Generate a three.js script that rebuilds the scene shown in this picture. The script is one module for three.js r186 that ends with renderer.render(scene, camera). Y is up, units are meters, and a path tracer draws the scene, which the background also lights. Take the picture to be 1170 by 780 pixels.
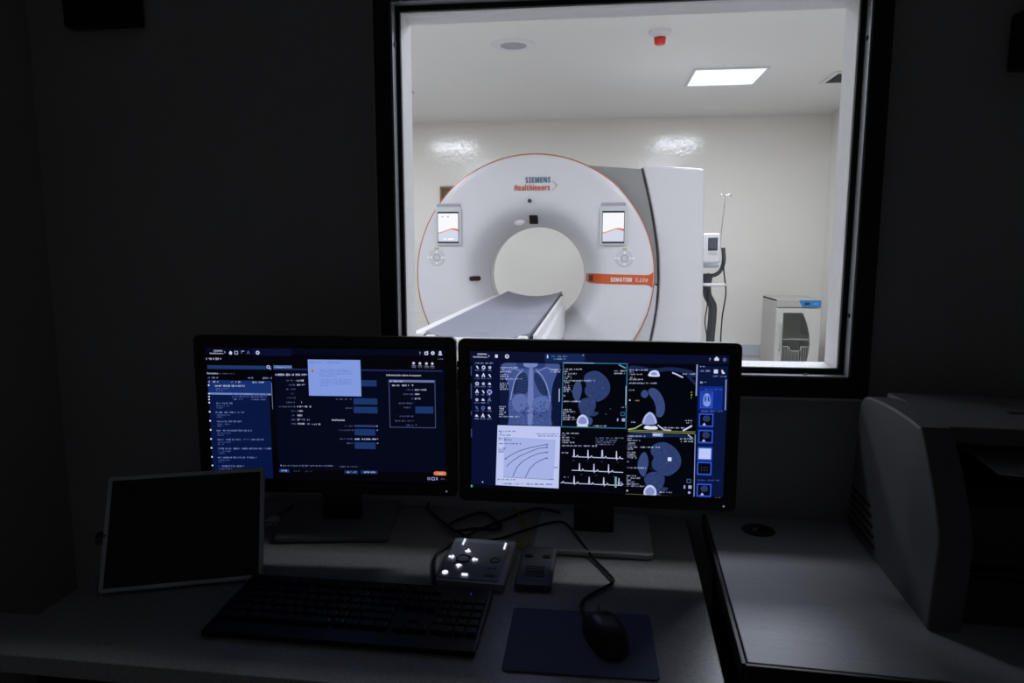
import * as THREE from 'three';
import { RoundedBoxGeometry } from 'three/addons/geometries/RoundedBoxGeometry.js';
import { RectAreaLightUniformsLib } from 'three/addons/lights/RectAreaLightUniformsLib.js';
import { mergeGeometries } from 'three/addons/utils/BufferGeometryUtils.js';
import { FontLoader } from 'three/addons/loaders/FontLoader.js';
import { TextGeometry } from 'three/addons/geometries/TextGeometry.js';

// ---------------------------------------------------------------- camera, light, exposure
RectAreaLightUniformsLib.init();
const scene = new THREE.Scene();
scene.background = new THREE.Color(0x000000);
const FOCAL = 790, HORIZON = 284, VPX = 680, EYE = 1.33;
const PITCH = Math.atan((390 - HORIZON) / FOCAL), YAW = Math.atan((VPX - 585) * Math.cos(PITCH) / FOCAL);
const camera = new THREE.PerspectiveCamera(2 * Math.atan(390 / FOCAL) * 180 / Math.PI, 1170 / 780, 0.05, 60);
camera.position.set(0, EYE, 0);
camera.rotation.order = 'YXZ';
camera.rotation.set(-PITCH, YAW, 0);
camera.updateMatrixWorld();
const renderer = new THREE.WebGLRenderer({ antialias: true });
renderer.toneMapping = THREE.LinearToneMapping;
renderer.toneMappingExposure = 1.0;
renderer.shadowMap.enabled = true;

const PANEL_LIGHT = 41.0;            // radiance of each ceiling panel in the scan room
const PANEL_COLOR = 0xe9f0ff;
const LAMP_LIGHT = 46.0;             // radiance of the two slim hanging lamps just inside the window wall
const panelSpots = [[1.15, -6.73], [-2.15, -6.73], [1.15, -3.95], [-2.15, -3.95]];   // x, z of the square ceiling panels
const lampSpots = [[0.93, -2.32], [-1.9, -2.32]];                                     // x, z of the hanging lamps

// ---------------------------------------------------------------- helpers
const R = (d) => d * Math.PI / 180;
let seed = 7;
const rnd = () => { seed = (seed * 1664525 + 1013904223) >>> 0; return seed / 4294967296; };
const taken = {};
function numbered(n) { taken[n] = (taken[n] ?? -1) + 1; return taken[n] ? n + '_' + String(taken[n]).padStart(3, '0') : n; }
function ray(px, py) {
  return new THREE.Vector3((px - 585) / FOCAL, (390 - py) / FOCAL, -1).applyEuler(camera.rotation);
}
function onY(px, py, y) { const d = ray(px, py); return d.multiplyScalar((y - EYE) / d.y).add(camera.position); }
function onZ(px, py, z) { const d = ray(px, py); return d.multiplyScalar(z / d.z).add(camera.position); }
function shadowed(o) { o.castShadow = true; o.receiveShadow = true; return o; }
function mesh(name, geo, mat, parent, pos, rot) {
  const m = shadowed(new THREE.Mesh(geo, mat));
  m.name = parent === scene ? numbered(name) : name;
  if (pos) m.position.set(...pos);
  if (rot) m.rotation.set(...rot);
  parent.add(m);
  return m;
}
function tag(o, label, category, group, kind) {
  o.userData.label = label; o.userData.category = category;
  if (group) o.userData.group = group;
  if (kind) o.userData.kind = kind;
  return o;
}
function thing(name, label, category, pos = [0, 0, 0], turn = 0, group, kind) {
  const g = new THREE.Group(); g.name = numbered(name); g.position.set(...pos); g.rotation.y = turn;
  tag(g, label, category, group, kind); scene.add(g); return g;
}
const rbox = (w, h, d, r = 0.003, s = 2) => new RoundedBoxGeometry(w, h, d, s, Math.min(r, w / 2.01, h / 2.01, d / 2.01));
function box(x0, x1, y0, y1, z0, z1) {
  const g = new THREE.BoxGeometry(x1 - x0, y1 - y0, z1 - z0); g.translate((x0 + x1) / 2, (y0 + y1) / 2, (z0 + z1) / 2); return metreUV(g);
}
// uv in metres for axis-aligned geometry
function metreUV(g) {
  const p = g.attributes.position, n = g.attributes.normal, uv = new Float32Array(p.count * 2);
  for (let i = 0; i < p.count; i++) {
    const ax = Math.abs(n.getX(i)), ay = Math.abs(n.getY(i)), az = Math.abs(n.getZ(i));
    if (ay >= ax && ay >= az) { uv[2 * i] = p.getX(i); uv[2 * i + 1] = p.getZ(i); }
    else if (ax >= az) { uv[2 * i] = p.getZ(i); uv[2 * i + 1] = p.getY(i); }
    else { uv[2 * i] = p.getX(i); uv[2 * i + 1] = p.getY(i); }
  }
  g.setAttribute('uv', new THREE.BufferAttribute(uv, 2)); return g;
}
const V = (x, y, z) => new THREE.Vector3(x, y, z);
function tube(pts, r, seg = 48, rad = 8) {
  return new THREE.TubeGeometry(new THREE.CatmullRomCurve3(pts.map((p) => (p.isVector3 ? p : V(...p)))), seg, r, rad, false);
}
function extrude(shape, depth, bevel = 0, seg = 2, curve = 24) {
  return new THREE.ExtrudeGeometry(shape, { depth: depth - 2 * bevel, bevelEnabled: bevel > 0, bevelSize: bevel, bevelThickness: bevel, bevelOffset: -bevel, bevelSegments: seg, curveSegments: curve }).translate(0, 0, bevel);
}
function poly(pts) { const s = new THREE.Shape(); pts.forEach(([x, y], i) => (i ? s.lineTo(x, y) : s.moveTo(x, y))); s.closePath(); return s; }
function roundRect(w, h, r) {
  const s = new THREE.Shape(), x = -w / 2, y = -h / 2;
  s.moveTo(x + r, y); s.lineTo(x + w - r, y); s.absarc(x + w - r, y + r, r, -Math.PI / 2, 0); s.lineTo(x + w, y + h - r); s.absarc(x + w - r, y + h - r, r, 0, Math.PI / 2);
  s.lineTo(x + r, y + h); s.absarc(x + r, y + h - r, r, Math.PI / 2, Math.PI); s.lineTo(x, y + r); s.absarc(x + r, y + r, r, Math.PI, Math.PI * 1.5); return s;
}
const cyl = (r, h, seg = 32, r2 = r) => new THREE.CylinderGeometry(r, r2, h, seg);

// value noise, tileable
function noiseField(n, cells, octaves, gain = 0.5) {
  const out = new Float32Array(n * n); let amp = 1, tot = 0, c = cells;
  for (let o = 0; o < octaves; o++) {
    const g = Float32Array.from({ length: c * c }, rnd);
    for (let j = 0; j < n; j++) for (let i = 0; i < n; i++) {
      const x = i / n * c, y = j / n * c, x0 = Math.floor(x), y0 = Math.floor(y), fx = x - x0, fy = y - y0, sx = fx * fx * (3 - 2 * fx), sy = fy * fy * (3 - 2 * fy);
      const a = g[y0 % c * c + x0 % c], b = g[y0 % c * c + (x0 + 1) % c], d = g[(y0 + 1) % c * c + x0 % c], e = g[(y0 + 1) % c * c + (x0 + 1) % c];
      out[j * n + i] += amp * ((a + (b - a) * sx) * (1 - sy) + (d + (e - d) * sx) * sy);
    }
    tot += amp; amp *= gain; c = Math.min(c * 2, n);
  }
  for (let k = 0; k < out.length; k++) out[k] /= tot;
  return out;
}
function dataTex(n, fn, srgb, metres) {
  const d = new Uint8Array(n * n * 4);
  for (let k = 0; k < n * n; k++) { const c = fn(k); d[4 * k] = c[0]; d[4 * k + 1] = c[1]; d[4 * k + 2] = c[2]; d[4 * k + 3] = 255; }
  const t = new THREE.DataTexture(d, n, n); t.wrapS = t.wrapT = THREE.RepeatWrapping; t.magFilter = THREE.LinearFilter; t.minFilter = THREE.LinearMipmapLinearFilter; t.generateMipmaps = true;
  if (srgb) t.colorSpace = THREE.SRGBColorSpace;
  t.repeat.set(1 / metres, 1 / metres); t.needsUpdate = true; return t;
}
const clamp = (v) => Math.max(0, Math.min(255, v));
const coarse = noiseField(256, 4, 5), fine = noiseField(256, 64, 2);
const plasterBump = dataTex(256, (k) => { const v = clamp(coarse[k] * 180 + fine[k] * 60); return [v, v, v]; }, false, 1.6);
const orangePeel = dataTex(256, (k) => { const v = clamp(fine[k] * 255); return [v, v, v]; }, false, 0.3);
const tint = (base, a, b, m) => dataTex(256, (k) => { const v = (coarse[k] - 0.5) * a + (fine[k] - 0.5) * b; return base.map((c) => clamp(c + v)); }, true, m);

function M(color, roughness = 0.5, extra = {}) { return new THREE.MeshStandardMaterial({ color, roughness, ...extra }); }
function P(color, roughness = 0.5, extra = {}) { return new THREE.MeshPhysicalMaterial({ color, roughness, ...extra }); }
const mats = {
  officeWall: M(0xffffff, 0.75, { map: tint([172, 171, 169], 10, 5, 1.4), bumpMap: plasterBump, bumpScale: 0.002 }),
  officeFloor: M(0xffffff, 0.5, { map: tint([168, 167, 165], 14, 12, 0.9) }),
  officeCeiling: M(0xefeeec, 0.9),
  officePale: M(0xffffff, 0.75, { map: tint([228, 227, 224], 8, 5, 1.4) }),
  scanWall: M(0xffffff, 0.15, { map: tint([227, 223, 214], 4, 3, 2.2), bumpMap: plasterBump, bumpScale: 0.0035 }),
  scanCeiling: M(0xffffff, 0.42, { map: tint([226, 224, 220], 4, 3, 2.0), bumpMap: plasterBump, bumpScale: 0.002 }),
  scanFloor: M(0xffffff, 0.35, { map: tint([194, 194, 195], 6, 6, 1.1) }),
  skirting: M(0xb9bcc2, 0.4),
  reveal: M(0xffffff, 0.55, { map: tint([214, 213, 212], 16, 6, 0.7), bumpMap: plasterBump, bumpScale: 0.002 }),
  frameBlack: M(0x0a0a0b, 0.5),
  bead: M(0xa4a5aa, 0.35, { metalness: 0.15 }),
  lip: M(0xe4e4e2, 0.4),
  screw: M(0x2a2a2c, 0.4, { metalness: 0.8 }),
  gasket: M(0x050505, 0.7),
  glass: P(0xf8f8f8, 0.0, { transmission: 1, thickness: 0, ior: 1.5, metalness: 0 }),
  desk: M(0xffffff, 0.36, { map: dataTex(512, (k) => { const s = rnd(), b = 148 + (s - 0.5) * 42 - (s < 0.05 ? 26 : 0); return [b, b - 1, b - 3]; }, true, 0.5) }),
  deskGrey: M(0xffffff, 0.46, { map: dataTex(512, (k) => { const i = k % 512, s = rnd(), b = 168 + (s - 0.5) * 26 + (fine[((k >> 9) % 256) * 256 + (i >> 4) % 256] - 0.5) * 12; return [b - 2, b - 1, b + 6]; }, true, 0.4), bumpMap: orangePeel, bumpScale: 0.0002 }),
  edgeBlack: M(0x080808, 0.5),
  deskLeg: M(0x3a3a3b, 0.6),
  white: M(0xdad9da, 0.36),
  whiteWarm: M(0xd6d5d0, 0.4),
  gantryWhite: P(0xd2d1d3, 0.38, { clearcoat: 0.25, clearcoatRoughness: 0.3 }),
  gantryGrey: M(0x8d8d8c, 0.5),
  copper: M(0xb4694c, 0.4, { metalness: 0.2 }),
  orange: M(0xc8541c, 0.45),
  teal: M(0x0c5a78, 0.5),
  textOrange: M(0xc94f22, 0.5),
  textWhite: M(0xf2efec, 0.5),
  padGrey: M(0xc6c7c9, 0.45),
  padLine: M(0x9ea0a6, 0.5),
  greenDot: M(0xa9b54e, 0.5),
  darkGlass: M(0x16130c, 0.15),
  seam: M(0x2b2c30, 0.6),
  mattress: M(0xffffff, 0.55, { map: tint([130, 132, 144], 8, 8, 0.3) }),
  screenBezel: M(0x23252d, 0.3),
  plasticBlack: M(0x0b0b0c, 0.38),
  keyBlack: M(0x0a0a0b, 0.42),
  cable: M(0x070707, 0.5),
  silver: M(0xc2c3c6, 0.4, { metalness: 0.35 }),
  darkPlate: M(0x8a8b8e, 0.4, { metalness: 0.35 }),
  printer: M(0xffffff, 0.55, { map: tint([92, 91, 96], 5, 6, 0.4) }),
  printerDark: M(0x242427, 0.5),
  printerDeep: M(0x0c0c0d, 0.6),
  paper: M(0xd8d9dd, 0.8),
  mousepad: M(0x55617a, 0.85),
  controlBody: M(0x9a9ca4, 0.42),
  controlPanel: M(0x7d828f, 0.4),
  intercom: M(0x50545f, 0.5),
  fridge: M(0xb0aca6, 0.45),
  fridgeDoor: M(0xc9c7bf, 0.4),
  fridgeInside: M(0xd6d5cf, 0.6),
  blue: M(0x2a7cba, 0.4),
  chrome: M(0xc4c6c8, 0.2, { metalness: 0.9 }),
  standDark: M(0x3d4044, 0.5),
  wood: M(0x8a6a45, 0.6),
  woodDark: M(0x5e4830, 0.6),
  red: M(0xd8301c, 0.35),
  vent: M(0x7c7d7e, 0.6),
  ventDark: M(0x1d1e20, 0.8),
  yellow: M(0xb89a1a, 0.5),
  tabletWhite: M(0xb9babd, 0.45),
  tabletScreen: M(0x020203, 0.25),
};
function glow(color, k = 1) { return new THREE.MeshStandardMaterial({ color: 0x101010, roughness: 0.4, emissive: color, emissiveIntensity: k }); }

// ---------------------------------------------------------------- setting: the control room (dark)
const WALL = -1.56, WALL2 = -1.64, FAR = -8.7, CEIL = 2.88;
const AX0 = -0.432, AX1 = 0.527, AY0 = 1.072, AY1 = 1.842;   // clear opening of the window
const OX0 = -1.33, OX1 = 1.75, OZ = 0.6, OC = 2.6;             // control room
const SX0 = -3.57, SX1 = 2.71;                               // scan room
function struct(name, geo, mat, label, category) { return tag(mesh(name, geo, mat, scene), label, category, null, 'structure'); }
{
  const outer = poly([[SX0 - 0.1, 0], [SX1 + 0.1, 0], [SX1 + 0.1, CEIL], [SX0 - 0.1, CEIL]]);
  const hole = new THREE.Path(); hole.moveTo(AX0 - 0.03, AY0 - 0.03); hole.lineTo(AX1 + 0.03, AY0 - 0.03); hole.lineTo(AX1 + 0.03, AY1 + 0.03); hole.lineTo(AX0 - 0.03, AY1 + 0.03); hole.closePath();
  outer.holes.push(hole);
  const half = (WALL - WALL2) / 2;
  struct('wall_back', metreUV(extrude(outer, half).translate(0, 0, WALL2 + half)), mats.officeWall, 'grey control room wall around the observation window', 'wall');
  struct('wall_back', metreUV(extrude(outer, half).translate(0, 0, WALL2)), mats.scanWall, 'white scan room face of the window wall', 'wall');
  struct('floor', box(OX0, OX1, -0.1, 0, WALL, OZ), mats.officeFloor, 'dark grey control room floor under the desks', 'floor');
  struct('ceiling', box(OX0 - 0.1, OX1 + 0.1, OC, OC + 0.1, WALL, OZ + 0.1), mats.officeCeiling, 'unlit control room ceiling', 'ceiling');
  struct('wall_right', box(OX1, OX1 + 0.1, 0, OC, WALL, OZ), mats.officeWall, 'dark control room side wall beyond the printer', 'wall');
  struct('wall_front', box(OX0 - 0.1, OX1 + 0.1, -0.1, OC, OZ, OZ + 0.1), mats.officePale, 'pale control room wall facing the window', 'wall');
  struct('wall_left', box(OX0 - 0.1, OX0, 0, OC, WALL, OZ), mats.officeWall, 'dark control room side wall at the corner beside the tablet', 'wall');
  // scan room
  struct('wall_far', box(SX0 - 0.1, SX1 + 0.1, 0, CEIL, FAR - 0.1, FAR), mats.scanWall, 'glossy off-white wall behind the scanner', 'wall');
  struct('wall_far_left', box(SX0 - 0.1, SX0, 0, CEIL, FAR, WALL2), mats.scanWall, 'off-white scan room side wall hidden by the window frame', 'wall');
  struct('wall_far_right', box(SX1, SX1 + 0.1, 0, CEIL, FAR, WALL2), mats.scanWall, 'off-white scan room side wall beside the small fridge', 'wall');
  struct('floor', box(SX0 - 0.1, SX1 + 0.1, -0.1, 0, FAR, WALL2), mats.scanFloor, 'pale scan room floor', 'floor');
  struct('ceiling', box(SX0 - 0.1, SX1 + 0.1, CEIL, CEIL + 0.1, FAR - 0.1, WALL), mats.scanCeiling, 'white scan room ceiling with square light panels', 'ceiling');
  struct('baseboard_far', rbox(SX1 - SX0, 0.14, 0.02, 0.004).translate((SX0 + SX1) / 2, 0.095, FAR + 0.01), mats.skirting, 'pale grey skirting strip along the scan room wall', 'baseboard');
}
// window: frame, bead, gasket, pane, white reveal
{
  const w = thing('window_1', 'black framed observation window onto the bright scan room', 'window', [0, 0, 0], 0, null, 'structure');
  const gx0 = AX0 - 0.009, gx1 = AX1 + 0.011, gy0 = AY0 - 0.012, gy1 = AY1 + 0.011;     // inner edge of the bead
  const fx0 = -0.484, fx1 = 0.582, fy0 = 1.012, fy1 = 1.905;                              // outer edge of the black casing
  const zf = -1.522;
  // black casing: four mitred rails
  const rails = [
    [[fx0, fy0], [fx0, fy1], [gx0 - 0.004, gy1 + 0.004], [gx0 - 0.004, gy0 - 0.004]],
    [[fx1, fy1], [fx1, fy0], [gx1 + 0.004, gy0 - 0.004], [gx1 + 0.004, gy1 + 0.004]],
    [[fx0, fy1], [fx1, fy1], [gx1 + 0.004, gy1 + 0.004], [gx0 - 0.004, gy1 + 0.004]],
    [[fx1, fy0], [fx0, fy0], [gx0 - 0.004, gy0 - 0.004], [gx1 + 0.004, gy0 - 0.004]],
  ];
  for (const r of rails) mesh('frame_rail', extrude(poly(r.slice().reverse()), zf - WALL, 0.002).translate(0, 0, WALL), mats.frameBlack, w).userData.label = 'black window casing rail';
  // satin bead lining the casing
  const t = 0.004, zb = -1.55;
  for (const g of [box(gx0 - t, gx0, gy0, gy1, zb, zf + 0.001), box(gx1, gx1 + t, gy0, gy1, zb, zf + 0.001), box(gx0, gx1, gy1, gy1 + t, zb, zf + 0.001), box(gx0, gx1, gy0 - t, gy0, zb, zf + 0.001)])
    mesh('glazing_bead', g, mats.bead, w).userData.label = 'satin grey glazing bead';
  // gasket between bead and pane
  for (const g of [box(gx0 - 0.02, AX0, gy0, gy1, WALL, zb), box(AX1, gx1 + 0.02, gy0, gy1, WALL, zb), box(AX0, AX1, AY1, gy1 + 0.02, WALL, zb), box(AX0, AX1, gy0 - 0.02, AY0, WALL, zb)])
    mesh('gasket', g, mats.gasket, w);
  for (const [x, y, nx, ny] of [[gx0, 1.77, 1, 0], [gx0, 1.08, 1, 0], [gx1, 1.75, -1, 0], [gx1, 1.19, -1, 0], [0.455, gy0, 0, 1], [-0.2, gy0, 0, 1], [0.05, gy0, 0, 1]]) {
    const g = cyl(0.0045, 0.003, 14); if (nx) g.rotateZ(Math.PI / 2);
    mesh('screw', g, mats.screw, w, [x + nx * 0.001, y + ny * 0.001, -1.536]);
  }
  // pale quarter-round lip around the casing
  const q = 0.013;
  const lip = (len) => { const s = new THREE.Shape(); s.moveTo(0, 0); s.lineTo(q, 0); s.absarc(0, 0, q, 0, Math.PI / 2); s.closePath(); return extrude(s, len, 0, 1, 8); };
  mesh('outer_lip', lip(fy1 - fy0 + 2 * q).rotateX(-Math.PI / 2), mats.lip, w, [fx1, fy0 - q, WALL], [0, 0, 0]).scale.set(1, 1, -1);
  mesh('outer_lip', lip(fy1 - fy0 + 2 * q).rotateX(-Math.PI / 2), mats.lip, w, [fx0, fy0 - q, WALL]).scale.set(-1, 1, -1);
  mesh('outer_lip', lip(fx1 - fx0).rotateY(Math.PI / 2).rotateX(0), mats.lip, w, [fx0, fy0, WALL]).scale.set(1, -1, -1);
  mesh('outer_lip', lip(fx1 - fx0).rotateY(Math.PI / 2), mats.lip, w, [fx0, fy1, WALL]).scale.set(1, 1, -1);
  mesh('glass_pane', box(AX0 - 0.004, AX1 + 0.004, AY0 - 0.004, AY1 + 0.004, WALL - 0.0055, WALL - 0.0045), mats.glass, w).userData.label = 'clear lead glass pane';
  const z0 = WALL2 - 0.002, z1 = WALL - 0.0001;
  for (const g of [box(AX0 - 0.03, AX0, AY0 - 0.03, AY1 + 0.03, z0, z1), box(AX1, AX1 + 0.03, AY0 - 0.03, AY1 + 0.03, z0, z1), box(AX0, AX1, AY1, AY1 + 0.03, z0, z1), box(AX0, AX1, AY0 - 0.03, AY0, z0, z1)])
    mesh('reveal', g, mats.reveal, w).userData.label = 'white painted window reveal';
}

// ---------------------------------------------------------------- scan room: ceiling things
{
  const labels = ['square white ceiling light panel above the scanner housing', 'square ceiling light panel seen only as a gleam on the far wall', 'square ceiling light panel above the free floor beside the patient table', 'square ceiling light panel above the floor along the far side of the patient table'];
  const w = 0.6, d = 0.6;
  panelSpots.forEach(([x, z], i) => {
    const g = thing('ceiling_light', labels[i], 'ceiling light', [x, CEIL, z], 0, 'scan room light panels');
    for (const s of [-1, 1]) { mesh('frame', rbox(w + 0.04, 0.014, 0.02, 0.003), mats.white, g, [0, -0.007, s * (d / 2 + 0.01)]); mesh('frame', rbox(0.02, 0.014, d, 0.003), mats.white, g, [s * (w / 2 + 0.01), -0.007, 0]); }
    mesh('diffuser', box(-w / 2, w / 2, -0.006, 0, -d / 2, d / 2), glow(PANEL_COLOR, 1.6), g);
    const l = new THREE.RectAreaLight(PANEL_COLOR, PANEL_LIGHT, w, d);
    l.position.set(0, -0.016, 0); l.rotation.x = -Math.PI / 2; l.name = 'panel_light'; g.add(l);
  });
  const lampLabels = ['slim hanging linear lamp inside the window wall toward the fridge corner', 'slim hanging linear lamp inside the window wall away from the fridge corner'];
  lampSpots.forEach(([x, z], i) => {
    const W = 0.76, D = 0.2, H = 2.3, g = thing('hanging_lamp', lampLabels[i], 'lamp', [x, H, z], 0, 'hanging lamps by the window wall');
    mesh('housing', rbox(W + 0.02, 0.05, D + 0.02, 0.01, 3), mats.white, g, [0, 0.029, 0]);
    mesh('diffuser', box(-W / 2, W / 2, 0, 0.004, -D / 2, D / 2), glow(PANEL_COLOR, 1.6), g);
    for (const s of [-1, 1]) mesh('rod', cyl(0.006, CEIL - H - 0.05, 12), mats.chrome, g, [s * 0.3, (CEIL - H + 0.05) / 2, 0]);
    const l = new THREE.RectAreaLight(PANEL_COLOR, LAMP_LIGHT, W, D); l.position.set(0, -0.006, 0); l.rotation.x = -Math.PI / 2; l.name = 'lamp_light'; g.add(l);
  });
  const c = thing('ceiling_speaker', 'round flush ceiling speaker with grey mesh centre', 'speaker', [-0.648, CEIL, -5.53]);
  mesh('rim', new THREE.LatheGeometry([[0.1, -0.004], [0.105, -0.009], [0.15, -0.012], [0.172, -0.006], [0.175, 0]].map(([a, b]) => new THREE.Vector2(a, b)), 48), mats.white, c);
  mesh('grille', cyl(0.102, 0.006, 40), mats.padLine, c, [0, -0.003, 0]);
  const r = thing('warning_beacon', 'red warning beacon on a white round ceiling base', 'beacon', [0.44, CEIL, -5.32]);
  mesh('base', new THREE.LatheGeometry([[0, -0.045], [0.035, -0.045], [0.045, -0.04], [0.05, -0.024], [0.075, -0.02], [0.08, -0.006], [0.08, 0]].map(([a, b]) => new THREE.Vector2(a, b)), 40), mats.white, r);
  mesh('lens', new THREE.LatheGeometry([[0, -0.092], [0.03, -0.092], [0.037, -0.088], [0.04, -0.078], [0.043, -0.045], [0.0, -0.045]].map(([a, b]) => new THREE.Vector2(a, b)), 36), mats.red, r);
  const v = thing('ceiling_vent', 'square ceiling air vent with dark slats', 'vent', [2.3, CEIL, -6.88]);
  for (const s of [-1, 1]) { mesh('frame', rbox(0.44, 0.012, 0.04, 0.003), mats.white, v, [0, -0.006, s * 0.2]); mesh('frame', rbox(0.04, 0.012, 0.36, 0.003), mats.white, v, [s * 0.2, -0.006, 0]); }
  mesh('backing', box(-0.18, 0.18, -0.002, 0, -0.18, 0.18), mats.ventDark, v);
  const slat = rbox(0.36, 0.003, 0.022, 0.001);
  for (let k = 0; k < 9; k++) mesh('slat', slat, mats.vent, v, [0, -0.009, -0.16 + k * 0.04], [0.6, 0, 0]);
}

// ---------------------------------------------------------------- scan room: the CT scanner gantry
const font = await new FontLoader().loadAsync('fonts/droid/droid_sans_bold.typeface.json');
const fontR = await new FontLoader().loadAsync('fonts/droid/droid_sans_regular.typeface.json');
function text(str, size, width, f = font, tracking = 0.06, depth = 0.002) {   // letters set one by one with a little space between, joined into one line
  const parts = []; let x = 0;
  for (const ch of str) {
    const g = new TextGeometry(ch, { font: f, size, depth, curveSegments: 4 }); g.computeBoundingBox();
    const b = g.boundingBox; g.translate(x - b.min.x, 0, 0); x += b.max.x - b.min.x + size * (0.16 + tracking); parts.push(g);
  }
  const m = mergeGeometries(parts); m.computeBoundingBox(); m.scale(width / m.boundingBox.max.x, 1, 1); return m;
}
const GX = -0.512, GY = 1.103, GZ = -5.8;
{
  const g = thing('ct_scanner', 'white round CT scanner gantry with copper rim and wide bore', 'CT scanner', [GX, 0, GZ]);
  const prof = [[0.43, -0.78], [0.425, -0.5], [0.422, -0.40], [0.428, -0.33], [0.445, -0.25], [0.475, -0.165], [0.515, -0.095], [0.56, -0.045], [0.61, -0.016], [0.66, -0.004], [0.72, 0], [0.95, 0], [0.978, -0.004], [0.992, -0.014], [0.998, -0.03], [1.0, -0.06], [1.0, -0.14]];
  const curve = new THREE.SplineCurve(prof.slice(2, 12).map(([a, b]) => new THREE.Vector2(a, b)));
  const zAt = (r) => { for (let i = 1; i < prof.length; i++) if (r <= prof[i][0] && r >= prof[i - 1][0]) { const k = (r - prof[i - 1][0]) / (prof[i][0] - prof[i - 1][0] || 1); return prof[i - 1][1] + k * (prof[i][1] - prof[i - 1][1]); } return 0; };
  const lathe = (pts, seg = 128) => new THREE.LatheGeometry(pts, seg).rotateX(Math.PI / 2);      // axis along z
  // Lathe about y, turned so that y becomes z
  const prof2 = [...curve.getPoints(40), ...prof.slice(12).map(([a, b]) => new THREE.Vector2(a, b))];
  mesh('front_cover', lathe(prof2), mats.gantryWhite, g, [0, GY, 0]);
  mesh('bore_liner', lathe([[0.4215, -0.395], [0.4205, -0.42], [0.42, -0.6], [0.45, -0.72], [0.55, -0.88], [0.62, -0.92]].map(([a, b]) => new THREE.Vector2(a, b))), mats.gantryWhite, g, [0, GY, 0]);
  mesh('bore_ring', new THREE.TorusGeometry(0.4235, 0.0025, 8, 96), mats.padLine, g, [0, GY, -0.385]);
  mesh('edge_trim', new THREE.TorusGeometry(0.997, 0.0085, 10, 160), mats.copper, g, [0, GY, -0.03]).userData.label = 'thin copper coloured rim';
  // rear drum
  mesh('rear_cover', lathe([[0.6, -0.93], [0.9, -0.9], [0.96, -0.84], [0.975, -0.7], [0.975, -0.13]].map(([a, b]) => new THREE.Vector2(a, b)), 96), mats.gantryGrey, g, [0, GY, 0]);
  // grey upper cheek between the round cover and the side housing; all shapes in the plane of the gantry
  const edgeX = (y) => { // curved seam between cheek and housing, local x for world y
    const pts = [[0.02, 0.93], [0.5, 0.985], [0.8, 1.035], [1.05, 1.048], [1.3, 1.035], [1.6, 0.985], [1.85, 0.925], [2.0, 0.885]];
    for (let i = 1; i < pts.length; i++) if (y <= pts[i][0]) { const k = (y - pts[i - 1][0]) / (pts[i][0] - pts[i - 1][0]); return pts[i - 1][1] + k * (pts[i][1] - pts[i - 1][1]); }
    return 0.885;
  };
  const seamPts = (y0, y1, dx = 0) => { const c = new THREE.CatmullRomCurve3(Array.from({ length: 13 }, (_, i) => { const y = y0 + (y1 - y0) * i / 12; return V(edgeX(y) + dx, y, 0); })); return c.getPoints(30).map((p) => [p.x, p.y]); };
  const arc = (a0, a1, r) => Array.from({ length: 31 }, (_, i) => { const a = R(a0 + (a1 - a0) * i / 30); return [r * Math.cos(a), GY + r * Math.sin(a)]; });
  const upper = poly([...seamPts(1.03, 1.985, -0.006), [0.7, 2.0], [0.5, 2.015], [0.25, 2.05], ...arc(75, -3, 0.95)]);
  mesh('cheek_panel', extrude(upper, 0.5, 0.006).translate(0, 0, -0.66), mats.gantryGrey, g).userData.label = 'grey cheek panel';
  const lower = poly([...seamPts(0.03, 1.02, -0.006), ...arc(-4, -78, 0.95), [0.2, 0.03]]);
  mesh('cheek_panel', extrude(lower, 0.5, 0.006).translate(0, 0, -0.66), mats.gantryWhite, g).userData.label = 'white lower cheek panel';
  mesh('seam', tube(seamPts(0.03, 1.99, 0.0).map(([x, y]) => [x, y, -0.158]), 0.0085, 60, 6), mats.seam, g);
  // side housing
  const house = poly([...seamPts(0.01, 1.99, 0.006), [0.9, 2.012], [1.15, 2.0], [1.35, 1.985], [1.385, 1.977], [1.4, 1.955], [1.41, 1.4], [1.425, 0.6], [1.43, 0.01]]);
  mesh('side_housing', extrude(house, 0.62, 0.02, 4).translate(0, 0, -0.78), mats.gantryWhite, g).userData.label = 'tall white side housing';
  mesh('plinth', box(-0.75, 1.3, 0, 0.32, -0.85, -0.2), mats.gantryGrey, g);
  // orange band from the bore to the rim
  {
    const n = 40, pos = [], idx = [];
    for (let i = 0; i <= n; i++) {
      const r = 0.44 + (0.992 - 0.44) * i / n, flare = r > 0.93 ? Math.pow((r - 0.93) / 0.062, 2.2) * 0.028 : 0;
      const top = 0.022 - 0.012 * (i / n) + flare, bot = -0.062 - 0.006 * (i / n) - flare;
      for (const y of [top, bot]) pos.push(Math.sqrt(r * r - y * y), y, zAt(r) + 0.0035);
      if (i < n) { const a = 2 * i; idx.push(a, a + 1, a + 2, a + 1, a + 3, a + 2); }
    }
    const b = new THREE.BufferGeometry(); b.setAttribute('position', new THREE.Float32BufferAttribute(pos, 3)); b.setIndex(idx); b.computeVertexNormals();
    const m = mesh('orange_band', b, mats.orange, g, [0, GY, 0]); m.material.side = THREE.DoubleSide; m.userData.label = 'orange band with white lettering';
    mesh('lettering', text('SOMATOM', 0.036, 0.172), mats.textWhite, m, [0.643, -0.045, 0.006]);
    mesh('lettering', text('X.cite', 0.036, 0.1, fontR), mats.textWhite, m, [0.845, -0.045, 0.006]);
    mesh('sensor_window', rbox(0.07, 0.05, 0.006, 0.004), mats.darkGlass, m, [0.478, -0.02, zAt(0.478) + 0.012], [0, -1.1, 0]);
  }
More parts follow.
